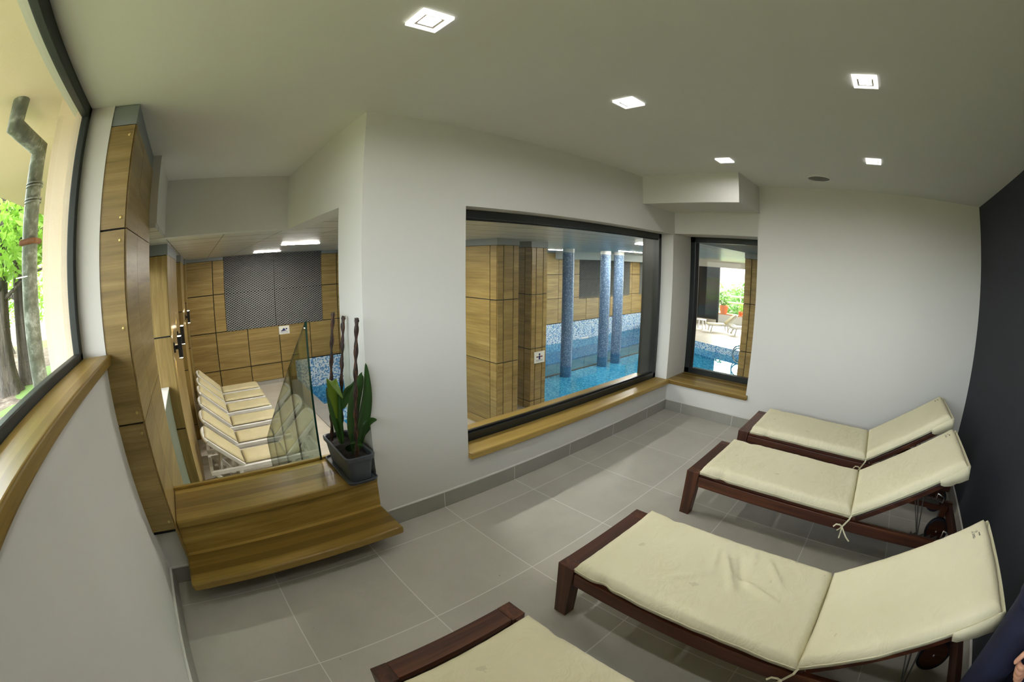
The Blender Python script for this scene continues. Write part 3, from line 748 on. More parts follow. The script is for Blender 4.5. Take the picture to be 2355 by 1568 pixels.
# mosaic columns
cols = [((9.25, 7.95), 'mosaic column closest to the sign pillar, standing alone in the pool'),
        ((11.05, 7.98), 'middle mosaic column, first of the close pair in the pool'),
        ((11.75, 7.95), 'mosaic column second of the close pair, next to the window frame')]
for i, ((x, y), lab) in enumerate(cols):
    if i == 0:
        t = thing('mosaic_column', 'round blue grey ' + lab, 'column', (x, y, ZF), 'round mosaic columns in the pool')
        MB().lathe([(0.165, ZF), (0.165, 1.755)], (x, y, 0), 40).build('shaft', M['mos_col'], t)
        MB().lathe([(0.168, 1.755), (0.168, ZP)], (x, y, 0), 40).build('white_collar', M['plastic'], t)
        pc = t
    else:
        t = copy_tree(pc); t.location = (x, y, ZF); t['label'] = 'round blue grey ' + lab

# strip lights in the pool hall ceiling
strips = [(1.645, 6.52, 0.6, 'short strip light over the white loungers, in front of the metal screen'),
          (1.55, 9.13, 0.58, 'short strip light nearest the metal screen over the white loungers'),
          (10.15, 9.2, 0.7, 'strip light just beside the slim sign pillar, near the far wall'),
          (11.05, 7.05, 1.2, 'strip light over the pair of close mosaic columns'),
          (6.75, 3.9, 0.9, 'strip light over the pool close to the top corner of the big window'),
          (1.8, 3.6, 0.6, 'added unseen strip light over the deck behind the white window wall'),  # from here on: unseen strips added to brighten the hall
          (2.8, 5.3, 0.6, 'added unseen strip light over the small basin behind the white window wall'),
          (13.5, 7.2, 1.2, 'added unseen strip light over the pool beyond the mosaic columns'),
          (9.4, 4.9, 1.2, 'added strip light over the open water, hidden by the window corner'),
          (16.5, 8.6, 1.2, 'added unseen strip light near the glazed end of the pool hall')]
for i, (x, y, ln, lab) in enumerate(strips):
    t = thing('strip_light', lab, 'ceiling light', (x, y, ZP), 'strip lights in the pool hall ceiling')
    B((x - ln / 2 - 0.015, x + ln / 2 + 0.015, y - 0.045, y + 0.045, ZP - 0.006, ZP + 0.002)).build('light_frame', M['lampframe'], t)
    B((x - ln / 2, x + ln / 2, y - 0.035, y + 0.035, ZP - 0.012, ZP - 0.005)).build('light_diffuser', M['strip'], t)

# signs
def sign(lab, x0, x1, z0, z1, y, shapes):
    t = thing('pictogram_sign', lab, 'sign', ((x0 + x1) / 2, y, z0))
    B((x0, x1, y - 0.004, y, z0, z1)).build('sign_board', M['sign'], t, bevel=0.001)
    for nm, mt, polys in shapes:
        m = MB()
        for poly in polys:
            m.prism([(x0 + (x1 - x0) * a, z0 + (z1 - z0) * b) for a, b in poly], 1, y - 0.0055, y - 0.0038)
        m.build(nm, mt, t)
def disc(cx, cy, rx, ry, n=18): return [(cx + rx * math.cos(2 * PI * k / n), cy + ry * math.sin(2 * PI * k / n)) for k in range(n)]
def wave(x0, x1, yc, amp, th, n=14, per=4):
    xs = [x0 + (x1 - x0) * k / n for k in range(n + 1)]
    out = []
    for a, b in zip(xs[:-1], xs[1:]):
        ya = yc + amp * math.sin(per * 2 * PI * (a - x0) / (x1 - x0)); yb_ = yc + amp * math.sin(per * 2 * PI * (b - x0) / (x1 - x0))
        out.append([(a, ya - th), (b, yb_ - th), (b, yb_ + th), (a, ya + th)])
    return out
sign('white square sign with a navy swimmer over waves on the far oak wall', 1.99, 2.26, -0.06, 0.135, YB - 0.001,
     [('swimmer_mark', M['navyink'], [disc(0.72, 0.62, 0.075, 0.10), [(0.18, 0.44), (0.30, 0.50), (0.44, 0.74), (0.60, 0.62), (0.56, 0.52), (0.68, 0.46), (0.70, 0.40), (0.20, 0.36)]]),
      ('wave_mark', M['greyink'], wave(0.15, 0.85, 0.28, 0.025, 0.018) + wave(0.15, 0.85, 0.19, 0.025, 0.012))])
sign('white square sign with a navy figure wearing red arm floats on the slim pillar', 5.50, 5.775, -0.35, -0.135, 5.4995,
     [('figure_mark', M['navyink'], [disc(0.5, 0.74, 0.075, 0.095), [(0.42, 0.30), (0.58, 0.30), (0.58, 0.62), (0.42, 0.62)], [(0.24, 0.50), (0.76, 0.50), (0.76, 0.57), (0.24, 0.57)]]),
      ('float_mark', M['redink'], [disc(0.30, 0.535, 0.055, 0.075)]), ('float_mark', M['redink'], [disc(0.70, 0.535, 0.055, 0.075)]),
      ('hand_mark', M['navyink'], [disc(0.225, 0.535, 0.03, 0.04)]), ('hand_mark', M['navyink'], [disc(0.775, 0.535, 0.03, 0.04)]),
      ('wave_mark', M['greyink'], wave(0.2, 0.8, 0.26, 0.03, 0.02) + wave(0.2, 0.8, 0.17, 0.03, 0.016))])

# stairs down to the deck and glass balustrade
m = MB(); nst = 9; rise = (0.335 - ZD) / nst; run = 0.265
for k in range(nst - 1):
    zt = 0.335 - rise * (k + 1)
    m.box(-0.34, 0.60, 2.43 + run * k, 2.43 + run * (k + 1), ZD, zt)
struct(m.build('stairs', M['skirt']))
t = thing('glass_balustrade', 'sloping green glass balustrade beside the stairs, in front of the white loungers', 'balustrade', (0.62, 3.6, ZD))
ys = [2.385, 2.97, 3.62, 4.27, 4.86]
def gtop(y): return 1.225 - 0.645 * (y - 2.385)
for a, b in zip(ys[:-1], ys[1:]):
    a += 0.004; b -= 0.004; x0, x1 = 0.614, 0.626
    za, zb = gtop(a), gtop(b); ba = max(za - 1.2, ZD); bb = max(zb - 1.2, ZD)
    if a < 2.5: ba = 0.397
    m = MB()
    P = [(a, ba), (b, bb), (b, zb), (a, za)]
    m.add([(x0, *q) for q in P], [(3, 2, 1, 0)], mi=0); m.add([(x1, *q) for q in P], [(0, 1, 2, 3)], mi=0)
    for i in range(4):
        p, q = P[i], P[(i + 1) % 4]
        m.add([(x0, *p), (x0, *q), (x1, *q), (x1, *p)], [(0, 1, 2, 3)], mi=1)
    m.build('glass_panel', [M['railglass'], M['glassedge']], t, fix=False)

# ------------------------------------------------------------------ cushions
def slab(P0, U, V, Nn, lu, lv, th, nu, nv, seed, wr=0.004, pinch=0.35, edge=0.05, bulge=0.006, folds=()):
    """soft pad: P0 corner (bottom), U/V unit axes, N up; returns MB verts"""
    P0, U, V, Nn = (Vector(q) for q in (P0, U, V, Nn))
    top = []; bot = []
    for i in range(nu + 1):
        for j in range(nv + 1):
            u, v = i / nu * lu, j / nv * lv
            du = min(u, lu - u); dv = min(v, lv - v)
            def rr(d): 
                d = min(d / edge, 1.0); return math.sqrt(max(0, 1 - (1 - d) ** 2))
            h = th * (pinch + (1 - pinch) * min(rr(du), rr(dv)))
            q = P0 + U * u + V * v
            s3 = q * 3.2 + Vector((seed, seed * 1.7, 0))
            w1 = noise.noise(s3) * wr * 1.2 + noise.noise(Vector((u * 7 + seed, v * 22, seed))) * wr * 0.35
            # gathered hem
            gath = max(0, 1 - min(du, dv) / 0.09)
            w2 = gath * noise.noise(Vector((u * 34 + seed, v * 34, seed))) * wr * 1.1
            f = 0.0
            for (fu, fv, au, av, L, W, A) in folds:
                a = (u - fu) * au + (v - fv) * av; b = -(u - fu) * av + (v - fv) * au
                if abs(a) < L: f += 1.8 * A * math.exp(-(b / W) ** 2) * (1 - (a / L) ** 2)
            e = 0.0
            wob = noise.noise(Vector((u * 9 + seed * 3, v * 9, 4.0))) * bulge
            hv = 0 if min(du, dv) > 1e-6 else 1
            lat = Vector((0, 0, 0))
            if u < 1e-6: lat -= U * wob
            if u > lu - 1e-6: lat += U * wob
            if v < 1e-6: lat -= V * wob
            if v > lv - 1e-6: lat += V * wob
            notch = math.exp(-((v - 0.15) / 0.03) ** 2) if lv > 0.9 else 0.0
            if u > lu - 1e-6: lat -= U * 0.020 * notch
            if u < 1e-6: lat += U * 0.012 * notch
            h *= 1 - 0.25 * notch * max(0, 1 - du / 0.06)
            slow = noise.noise(Vector((u * 2.3 + seed, v * 2.3, 9.0))) * bulge * 1.2
            if u < 1e-6 or u > lu - 1e-6: lat += U * slow
            if v < 1e-6 or v > lv - 1e-6: lat += V * slow
            top.append(q + Nn * (h + w1 * (1 - hv) + w2 * 0.6 + f) + lat)
            bot.append(q + Nn * (0.0) + lat)
    n = nv + 1
    m = MB()
    fs = []
    for i in range(nu):
        for j in range(nv):
            a = i * n + j
            fs.append((a, a + n, a + n + 1, a + 1))
    m.add(top, fs, True)
    k = len(top)
    m.add(bot, [tuple(reversed(f)) for f in fs], True)
    ring = [i * n for i in range(nu + 1)] + [nu * n + j for j in range(1, nv + 1)] + [i * n + nv for i in range(nu - 1, -1, -1)] + [j for j in range(nv - 1, 0, -1)]
    for a, b in zip(ring, ring[1:] + ring[:1]):
        m.f.append([a, b, k + b, k + a]); m.mi.append(0); m.sm.append(True)
    return m, top, ring

def text_mesh(s, size, mat, name, parent, origin, ex, ey, shear=0.0, off=0.0):
    cu = bpy.data.curves.new('tmp', 'FONT'); cu.body = s; cu.size = size; cu.shear = shear; cu.extrude = 0.0004; cu.resolution_u = 3; cu.offset = off
    cu.align_x = 'CENTER'
    to = bpy.data.objects.new('tmp', cu); COL.objects.link(to)
    dg = bpy.context.evaluated_depsgraph_get()
    me = bpy.data.meshes.new_from_object(to.evaluated_get(dg))
    bpy.data.objects.remove(to); bpy.data.curves.remove(cu)
    ex, ey = Vector(ex).normalized(), Vector(ey).normalized(); ez = ex.cross(ey)
    o0 = Vector(origin) - org(parent)
    for v in me.vertices:
        c = v.co.copy(); v.co = o0 + ex * c.x + ey * c.y + ez * c.z
    me.name = name; me.materials.clear(); me.materials.append(mat)
    o = bpy.data.objects.new(name, me); COL.objects.link(o); o.parent = parent
    return o

SCRIPT = {   # cursive word as pen strokes (x, y), x-height 1
    'L': [[(-0.55, 1.55), (-0.35, 1.95), (0.05, 2.15), (0.50, 2.30), (0.85, 2.15), (0.85, 1.75), (0.55, 1.45), (0.35, 1.60), (0.45, 1.95), (0.50, 1.50), (0.35, 0.75), (0.12, 0.15), (-0.20, -0.10), (-0.48, 0.05), (-0.35, 0.28), (0.05, 0.20), (0.45, -0.02), (0.85, -0.08), (1.15, 0.15)]],
    'u': [[(1.15, 0.55), (1.40, 0.98), (1.35, 0.55), (1.32, 0.15), (1.50, 0.0), (1.75, 0.25), (1.98, 0.95), (1.92, 0.40), (1.98, 0.05), (2.15, 0.10)]],
    'n': [[(2.15, 0.45), (2.40, 0.95), (2.38, 0.50), (2.32, 0.0), (2.42, 0.55), (2.70, 0.95), (2.88, 0.80), (2.84, 0.35), (2.92, 0.03), (3.10, 0.15)]],
    'a': [[(3.75, 0.85), (3.50, 1.0), (3.22, 0.75), (3.15, 0.30), (3.32, 0.0), (3.58, 0.20), (3.78, 0.90), (3.74, 0.40), (3.82, 0.05), (4.05, 0.15), (4.20, 0.40)]]}
def script_mesh(parent, origin, ex, ey, s):
    ex, ey = Vector(ex).normalized(), Vector(ey).normalized(); ez = ex.cross(ey); o = Vector(origin)
    m = MB()
    for strokes in SCRIPT.values():
        for st in strokes:
            P = [Vector((x + 0.18 * y - 2.0, y, 0)) * s * 0.58 for x, y in st]
            Q = []
            for i in range(len(P) - 1):
                p0, p1, p2, p3 = P[max(i - 1, 0)], P[i], P[i + 1], P[min(i + 2, len(P) - 1)]
                for k in range(4):
                    q = k / 4
                    Q.append(0.5 * ((2 * p1) + (p2 - p0) * q + (2 * p0 - 5 * p1 + 4 * p2 - p3) * q * q + (3 * p1 - p0 - 3 * p2 + p3) * q ** 3))
            Q.append(P[-1]); n = len(Q); vs = []
            for i, p in enumerate(Q):
                d = (Q[min(i + 1, n - 1)] - Q[max(i - 1, 0)]).normalized()
                w = 0.0011 + 0.0011 * max(0.0, -d.y)       # heavier down-strokes
                nn = Vector((-d.y, d.x, 0))
                for sg in (-1, 1):
                    c = p + nn * w * sg * 0.5; vs.append(o + ex * c.x + ey * c.y + ez * 0.0006)
            m.add(vs, [(2 * i, 2 * i + 1, 2 * i + 3, 2 * i + 2) for i in range(n - 1)])
    m.build('printed_lettering', M['logoink'], parent, fix=False)

# ------------------------------------------------------------------ brown wooden loungers of the room
X0, X1, YFT, YCR = 1.13, 1.73, 0.95, -0.165      # proto: second lounger
ANG = math.radians(32.2)
BD = Vector((0, -math.cos(ANG), math.sin(ANG)))   # up the backrest
BN = Vector((0, math.sin(ANG), math.cos(ANG)))
HIN = Vector((0, -0.205, 0.292))
def make_lounger():
    t = thing('wooden_lounger', '', 'lounger', ((X0 + X1) / 2, 0.0, 0.0), 'dark wooden loungers on the grey tiles')
    lw = 0.062
    for x in (X0, X1 - lw):
        for y0 in (YFT - 0.088,):
            m = MB(); ins = 0.012 if x == X0 else -0.012
            vs = [(x, y0, 0.31), (x + lw, y0, 0.31), (x + lw, YFT, 0.31), (x, YFT, 0.31), (x, y0 + 0.02, 0), (x + lw, y0 + 0.02, 0), (x + lw, YFT, 0), (x, YFT, 0)]
            m.add(vs, [(0, 1, 2, 3), (7, 6, 5, 4), (0, 4, 5, 1), (1, 5, 6, 2), (2, 6, 7, 3), (3, 7, 4, 0)])
            m.build('front_leg', M['maho_z'], t, bevel=0.003)
    for x in (X0 + 0.006, X1 - 0.036):
        B((x, x + 0.03, -1.0, YFT - 0.088, 0.215, 0.283)).build('side_rail', M['maho_y'], t, bevel=0.003)
        B((x + (0.012 if x < 1.4 else -0.014), x + (0.044 if x < 1.4 else 0.018), -0.2, YFT - 0.088, 0.284, 0.308)).build('side_capping', M['maho_y'], t, bevel=0.003)
    B((X0 + lw, X1 - lw, YFT - 0.082, YFT, 0.283, 0.309)).build('foot_board', M['maho_x'], t, bevel=0.003)
    B((X0 + lw, X1 - lw, YFT - 0.05, YFT - 0.02, 0.21, 0.283)).build('foot_rail', M['maho_x'], t, bevel=0.003)
    for k in range(9):
        y = 0.80 - k * 0.118
        B((X0 + 0.034, X1 - 0.034, y - 0.05, y, 0.278, 0.296)).build('seat_slat', M['maho_x'], t, bevel=0.002)
    # raised back
    for x in (X0 + 0.03, X1 - 0.058):
        a = Vector((x + 0.014, 0, 0)) + HIN
        MB().bar(a, a + BD * 0.745, 0.028, 0.034, up=BN).build('back_stile', M['maho_y'], t, bevel=0.003)
    for k in range(6):
        c = HIN + BD * (0.07 + k * 0.115) + BN * 0.004
        MB().bar((X0 + 0.058, c.y, c.z), (X1 - 0.058, c.y, c.z), 0.07, 0.016, up=BN).build('back_slat', M['maho_x'], t, bevel=0.002)
    B((X0 + 0.036, X1 - 0.036, -1.0, -0.96, 0.20, 0.27)).build('rear_rail', M['maho_x'], t, bevel=0.003)
    for sx, x in ((1, X0 + 0.036), (-1, X1 - 0.036)):
        B((min(x, x + sx * 0.045), max(x, x + sx * 0.045), -0.955, -0.90, 0.08, 0.27)).build('rear_leg', M['maho_z'], t, bevel=0.003)
        wx = x + sx * 0.065; wy, wz, wr = -0.925, 0.10, 0.10
        prof = [(wr - 0.018, -0.013), (wr - 0.003, -0.013), (wr, -0.008), (wr, 0.008), (wr - 0.003, 0.013), (wr - 0.018, 0.013)]
        w = MB().lathe(prof, (wx, wy, wz), 32, 0).build('wheel', M['rubber'], t)
        MB().lathe([(0.0, -0.010), (wr - 0.017, -0.010), (wr - 0.017, 0.010), (0.0, 0.010)], (wx, wy, wz), 32, 0, smooth=False).build('wheel_disc', M['maho_y'], w)
        MB().lathe([(0.0, -0.017), (0.006, -0.016), (0.009, -0.012), (0.009, 0.012), (0.006, 0.016), (0.0, 0.017)], (wx, wy, wz), 14, 0).build('hub_cap', M['chrome'], w)
        # notched adjuster rack and catch
        xr = x + sx * 0.005
        m = MB()
        pts = [(-0.60, 0.262), (-0.60, 0.30)]
        for k in range(5):
            y = -0.62 - k * 0.05; pts += [(y, 0.285), (y - 0.03, 0.305), (y - 0.035, 0.28)]
        pts += [(-0.875, 0.275), (-0.875, 0.255)]
        m.prism([(p[0], p[1]) for p in pts], 0, xr - 0.0015, xr + 0.0015)
        m.build('adjuster_rack', M['wire'], t)
        m = MB(); y0, y1, z0, z1 = -0.90, -0.835, 0.275, 0.335
        loop = [(xr + sx * 0.01, y0, z0), (xr + sx * 0.01, y1, z0 + 0.02), (xr + sx * 0.01, y1, z1), (xr + sx * 0.01, y0, z1 - 0.02), (xr + sx * 0.01, y0, z0)]
        m.tube(loop, 0.006, 8); m.build('chrome_catch', M['chrome'], t)
    # wire prop
    for x in (X0 + 0.07, X1 - 0.07):
        pt = HIN + BD * 0.42
        MB().tube([(x, pt.y, pt.z - 0.01), (x, -0.66, 0.262)], 0.0042, 8).build('prop_rod', M['wire'], t)
        MB().tube([(x, pt.y - 0.035, pt.z + 0.01), (x, -0.665, 0.262)], 0.0042, 8).build('prop_rod', M['wire'], t)
    MB().tube([(X0 + 0.036, -0.66, 0.262), (X1 - 0.036, -0.66, 0.262)], 0.0042, 8).build('prop_bar', M['wire'], t)
    return t

def make_cushion(cx, seed, lab, folds=(), yo=0.0, logo=True):
    dx = cx - (X0 + X1) / 2
    x0, x1 = X0 - 0.004 + dx, X1 - 0.022 + dx
    t = thing('lounger_cushion', lab, 'cushion', (cx, 0.0, 0.31), 'cream lounger cushions')
    yf = 0.855 + yo; cz = 0.310
    # seat pad : u along x, v along -y
    m, top, ring = slab((x1, yf, cz), (-1, 0, 0), (0, -1, 0), (0, 0, 1), x1 - x0, yf - YCR - 0.006, 0.062, 44, 70, seed, folds=folds)
    m.build('seat_pad', M['cream'], t)
    pb = Vector((x1, YCR - 0.004, cz + 0.004))
    L = 0.775
    # slight upward curl: build along BD
    m, top2, ring2 = slab(pb, (-1, 0, 0), BD, BN, x1 - x0, L, 0.058, 44, 52, seed + 5, wr=0.0025)
    m.build('back_pad', M['cream'], t)
    # piping along the lower edges
    def pipe(ring, top, name):
        pts = [top[i] for i in ring]
        q = MB(); q.tube([p + Vector((0, 0, -0.006)) for p in pts] + [pts[0] + Vector((0, 0, -0.006))], 0.0028, 6, cap=False)
        q.build(name, M['cream'], t)
    pipe(ring, top, 'seat_piping'); pipe(ring2, top2, 'back_piping')
    # hood over the head end
    a0, a1 = 0.585, L + 0.012
    m = MB(); ns = 26; nv = 10
    for face in (0,):
        vs = []
        for i in range(ns + 1):
            f = i / ns; x = x1 + 0.004 - (x1 - x0 + 0.008) * f
            for j in range(nv + 1):
                g = j / nv
                # profile: from lower cushion edge at head, under, back to a0
                s = a1 - (a1 - a0) * g
                dz = -0.052 * math.sin(PI * min(1, 0.15 + 0.85 * (1 - g) ** 0.6) * 0.5) if g > 0 else 0.012
                wob = 0.006 * noise.noise(Vector((x * 14 + seed, g * 5, 2))) * (1 if g > 0 else 0)
                p = pb + BD * (s + (0.004 if g == 0 else 0)) + BN * (dz + wob); vs.append(Vector((x, p.y, p.z)))
        fs = [(i * (nv + 1) + j, i * (nv + 1) + j + 1, (i + 1) * (nv + 1) + j + 1, (i + 1) * (nv + 1) + j) for i in range(ns) for j in range(nv)]
        m.add(vs, fs, True)
        for i in (0, ns):      # side gussets
            pts = [vs[i * (nv + 1) + j] for j in range(nv + 1)]
            x = pts[0].x
            upper = []
            for j in range(nv + 1):
                s = a1 - (a1 - a0) * j / nv; p = pb + BD * s + BN * 0.022
                upper.append(Vector((x, p.y, p.z)))
            m.add(pts + upper, [(j, j + 1, nv + 2 + j, nv + 1 + j) for j in range(nv)], True)
    o = m.build('head_pocket', M['cream'], t, fix=False)
    sd = o.modifiers.new('cloth', 'SOLIDIFY'); sd.thickness = 0.002
    # tie ribbons at the crease
    for sx, xe in ((-1, x0), (1, x1)):
        y = YCR - 0.002
        m = MB()
        m.ribbon([(xe - sx * 0.03, y, cz + 0.03), (xe, y - 0.002, cz + 0.018), (xe + sx * 0.014, y + 0.004, cz - 0.002), (xe + sx * 0.012, y + 0.02, cz - 0.035), (xe + sx * 0.012, y + 0.03, cz - 0.055)], 0.011, (0, 1, 0.2))
        k = Vector((xe + sx * 0.013, y + 0.032, cz - 0.058))
        m.ribbon([k, k + Vector((sx * 0.006, 0.018, 0.012)), k + Vector((sx * 0.01, 0.042, 0.012)), k + Vector((sx * 0.012, 0.056, -0.006))], 0.009, (0.3, 0, 1))
        m.ribbon([k, k + Vector((sx * 0.005, 0.014, -0.016)), k + Vector((sx * 0.006, 0.026, -0.026))], 0.008, (0, 1, 0.6))
        m.ribbon([k, k + Vector((sx * 0.008, -0.004, -0.03)), k + Vector((sx * 0.010, -0.006, -0.07))], 0.0085, (0, 1, 0.1))
        m.ribbon([k, k + Vector((sx * 0.010, -0.022, -0.022)), k + Vector((sx * 0.016, -0.05, -0.05)), k + Vector((sx * 0.02, -0.078, -0.068))], 0.0085, (0, 0.6, -0.8))
        m.tube([k + Vector((0, -0.006, 0)), k, k + Vector((0, 0.006, 0))], 0.006, 8)
        m.build('tie_ribbon', M['cream'], t)
    # printed lettering on the head end
    if logo:
        p = pb + BD * (L - 0.085) + BN * 0.0625
        base = Vector((x1 - 0.115, p.y, p.z))
        script_mesh(t, base, (-1, 0, 0), BD, 0.0205)
        b2 = base + BD * 0.030 + Vector((-0.010, 0, 0))
        text_mesh('HOTEL', 0.0085, M['logoink'], 'printed_lettering', t, b2, (-1, 0, 0), BD, 0.2)
        b3 = base + BD * 0.025 + Vector((-0.010, 0, 0))
        text_mesh('. . . .', 0.008, M['logoink'], 'printed_lettering', t, b3, (-1, 0, 0), BD, 0.0)
    return t
LABS = ['dark wooden lounger with only its foot end in view, closest to the garden window',
        'dark wooden lounger carrying the most wrinkled cushion, second from the garden window',
        'dark wooden lounger with wheel and chrome catch in view, third from the garden window',
        'dark wooden lounger standing against the blank white wall']
CL = ['cream cushion cut off by the picture edge, on the lounger closest to the garden window',
      'cream cushion with deep creases in its seat and the largest printed lettering',
      'cream cushion with its tie bow hanging beside the open floor, third from the garden window',
      'cream cushion on the lounger against the blank white wall']
CX = [0.512, 1.43, 2.617, 3.508]
proto = make_lounger()
FOLD2 = [(0.25, 0.55, 0.85, 0.5, 0.16, 0.012, 0.010), (0.22, 0.60, 0.9, 0.4, 0.13, 0.010, -0.008), (0.30, 0.70, 0.3, 0.95, 0.16, 0.012, 0.008),
         (0.20, 0.46, 0.95, 0.2, 0.10, 0.010, 0.008), (0.36, 0.42, 0.7, -0.7, 0.12, 0.012, 0.006), (0.16, 0.74, 0.8, 0.6, 0.12, 0.010, 0.007),
         (0.26, 0.64, -0.2, 1.0, 0.10, 0.009, -0.007), (0.12, 0.62, 1.0, 0.25, 0.09, 0.009, 0.006)]
for i, x in enumerate(CX):
    o = proto if i == 1 else copy_tree(proto)
    o.location.x = x; o['label'] = LABS[i]
    if i == 0: o.location.y = -0.045
    if i == 3: o.location.y = -0.035
    c = make_cushion(x, 3.1 + i * 4.7, CL[i], FOLD2 if i == 1 else (), yo=(-0.03, 0.0, 0.0, -0.005)[i])
    if i == 0: c.location.y = -0.045
    if i == 3: c.location.y = -0.035

# ------------------------------------------------------------------ planter
px0, px1, py0, py1, pz = 0.653, 0.822, 1.985, 2.40, 0.3815
t = thing('planter', 'long slate grey planter with three twisted canes on the oak platform', 'planter', ((px0 + px1) / 2, 2.22, pz))
def rrect(x0, x1, y0, y1, r, z, n=5):
    out = []
    for cx, cy, a0 in ((x1 - r, y1 - r, 0), (x0 + r, y1 - r, PI / 2), (x0 + r, y0 + r, PI), (x1 - r, y0 + r, 3 * PI / 2)):
        for k in range(n + 1):
            a = a0 + PI / 2 * k / n; out.append(Vector((cx + r * math.cos(a), cy + r * math.sin(a), z)))
    return out
def loft(m, rings, cap0=True, cap1=True):
    n = len(rings[0]); vs = [p for r in rings for p in r]; fs = []
    for i in range(len(rings) - 1):
        for k in range(n): fs.append((i * n + k, i * n + (k + 1) % n, (i + 1) * n + (k + 1) % n, (i + 1) * n + k))
    if cap0: fs.append(tuple(range(n - 1, -1, -1)))
    if cap1: fs.append(tuple(range(len(vs) - n, len(vs))))
    m.add(vs, fs)
    return m
def RR(d, z, r=0.03): return rrect(px0 + d, px1 - d, py0 + d, py1 - d, r, z)
m = loft(MB(), [RR(0.024, pz + 0.010), RR(0.008, pz + 0.135), RR(-0.002, pz + 0.137), RR(-0.004, pz + 0.160), RR(0.004, pz + 0.163), RR(0.010, pz + 0.158), RR(0.014, pz + 0.13)], True, False)
m.build('planter_box', M['grey_plastic'], t, bevel=0.0015)
m = loft(MB(), [RR(0.012, pz + 0.001), RR(-0.001, pz + 0.004), RR(-0.006, pz + 0.019), RR(-0.002, pz + 0.020), RR(0.002, pz + 0.008)], True, True)
m.build('saucer', M['grey_plastic'], t)
m = MB(); nx, ny = 10, 26; vs = []
for i in range(nx + 1):
    for j in range(ny + 1):
        x = px0 + 0.012 + (px1 - px0 - 0.024) * i / nx; y = py0 + 0.012 + (py1 - py0 - 0.024) * j / ny
        vs.append((x, y, pz + 0.134 + 0.012 * noise.noise(Vector((x * 30, y * 30, 0)))))
m.add(vs, [(i * (ny + 1) + j, (i + 1) * (ny + 1) + j, (i + 1) * (ny + 1) + j + 1, i * (ny + 1) + j + 1) for i in range(nx) for j in range(ny)], True)
m.build('soil', M['soil'], t)
def cane(b, tp, seed):
    b = Vector(b); tp = Vector(tp); d = (tp - b); ln = d.length; d.normalize()
    sx = d.orthogonal().normalized(); sy = d.cross(sx)
    m = MB()
    for s in range(6):
        pts = []
        for k in range(66):
            f = k / 65
            w = 0.0045 + 0.0065 * abs(math.sin(f * PI * 7.0)) ** 1.3
            if f > 0.95: w = 0.007 + (f - 0.95) * 0.05
            a = f * 15.0 * (1 if s % 2 else -1) + s * PI / 3 + seed
            pts.append(b + d * (f * ln) + sx * math.cos(a) * w + sy * math.sin(a) * w)
        m.cur = 1 if s in (1, 4) else 0
        m.tube(pts, 0.0026 if s not in (1, 4) else 0.0019, 6)
    m.cur = 0
    m.tube([b + d * (ln * k / 30) for k in range(31)], [0.004 + 0.0065 * abs(math.sin(k / 30 * PI * 7)) ** 1.3 for k in range(31)], 8)
    m.tube([b + d * (ln * 0.975), b + d * (ln * 0.988)], 0.0125, 10)
    m.build('twisted_cane', [M['cane'], M['cane2']], t)
cane((0.697, 2.35, 0.51), (0.77, 2.33, 1.265), 0.3)
cane((0.745, 2.30, 0.51), (0.815, 2.28, 1.245), 1.7)
cane((0.728, 2.03, 0.51), (0.784, 1.995, 1.265), 2.9)
def leaf(path, w, mat, wd, fold=0.25):
    pts = [Vector(p) for p in path]
    # resample with Catmull-Rom
    P = []
    for i in range(len(pts) - 1):
        p0, p1, p2, p3 = pts[max(i - 1, 0)], pts[i], pts[i + 1], pts[min(i + 2, len(pts) - 1)]
        for k in range(7):
            q = k / 7
            P.append(0.5 * ((2 * p1) + (p2 - p0) * q + (2 * p0 - 5 * p1 + 4 * p2 - p3) * q * q + (3 * p1 - p0 - 3 * p2 + p3) * q ** 3))
    P.append(pts[-1]); n = len(P); vs = []; wd = Vector(wd).normalized()
    for i, p in enumerate(P):
        f = i / (n - 1)
        ww = w * (math.sin(PI * min(1, max(0, (f - 0.02) / 0.98)) ** 0.85) ** 0.8 * 0.96 + 0.04) * (1 if f < 0.99 else 0.15)
        d = (P[min(i + 1, n - 1)] - P[max(i - 1, 0)]).normalized(); sd = (wd - d * wd.dot(d)).normalized(); nn = d.cross(sd)
        for a in (-1, -0.5, 0, 0.5, 1): vs.append(p + sd * a * ww / 2 + nn * abs(a) * fold * ww)
    fs = [(i * 5 + k, i * 5 + k + 1, i * 5 + 6 + k, i * 5 + 5 + k) for i in range(n - 1) for k in range(4)]
    o = MB().add(vs, fs, True).build('leaf', mat, t, fix=False)
    s = o.modifiers.new('thick', 'SOLIDIFY'); s.thickness = 0.0012
leaf([(0.72, 2.28, 0.52), (0.715, 2.27, 0.66), (0.705, 2.25, 0.82), (0.695, 2.22, 0.905), (0.70, 2.17, 0.90), (0.725, 2.13, 0.83)], 0.062, M['leaf_y'], (0.8, -0.5, 0))
leaf([(0.725, 2.27, 0.52), (0.70, 2.27, 0.68), (0.69, 2.28, 0.80), (0.685, 2.29, 0.86)], 0.04, M['leaf'], (0.8, -0.5, 0))
leaf([(0.735, 2.25, 0.52), (0.73, 2.25, 0.66), (0.735, 2.24, 0.78), (0.75, 2.22, 0.86)], 0.035, M['leaf'], (0.6, -0.7, 0))
leaf([(0.75, 2.22, 0.74), (0.775, 2.19, 0.83), (0.81, 2.15, 0.88), (0.85, 2.12, 0.96)], 0.058, M['leaf'], (-0.4, 0.3, 0.8))
leaf([(0.745, 2.10, 0.52), (0.745, 2.10, 0.66), (0.765, 2.07, 0.82), (0.79, 2.04, 0.92), (0.805, 2.02, 0.97)], 0.066, M['leaf'], (0.8, -0.5, 0))
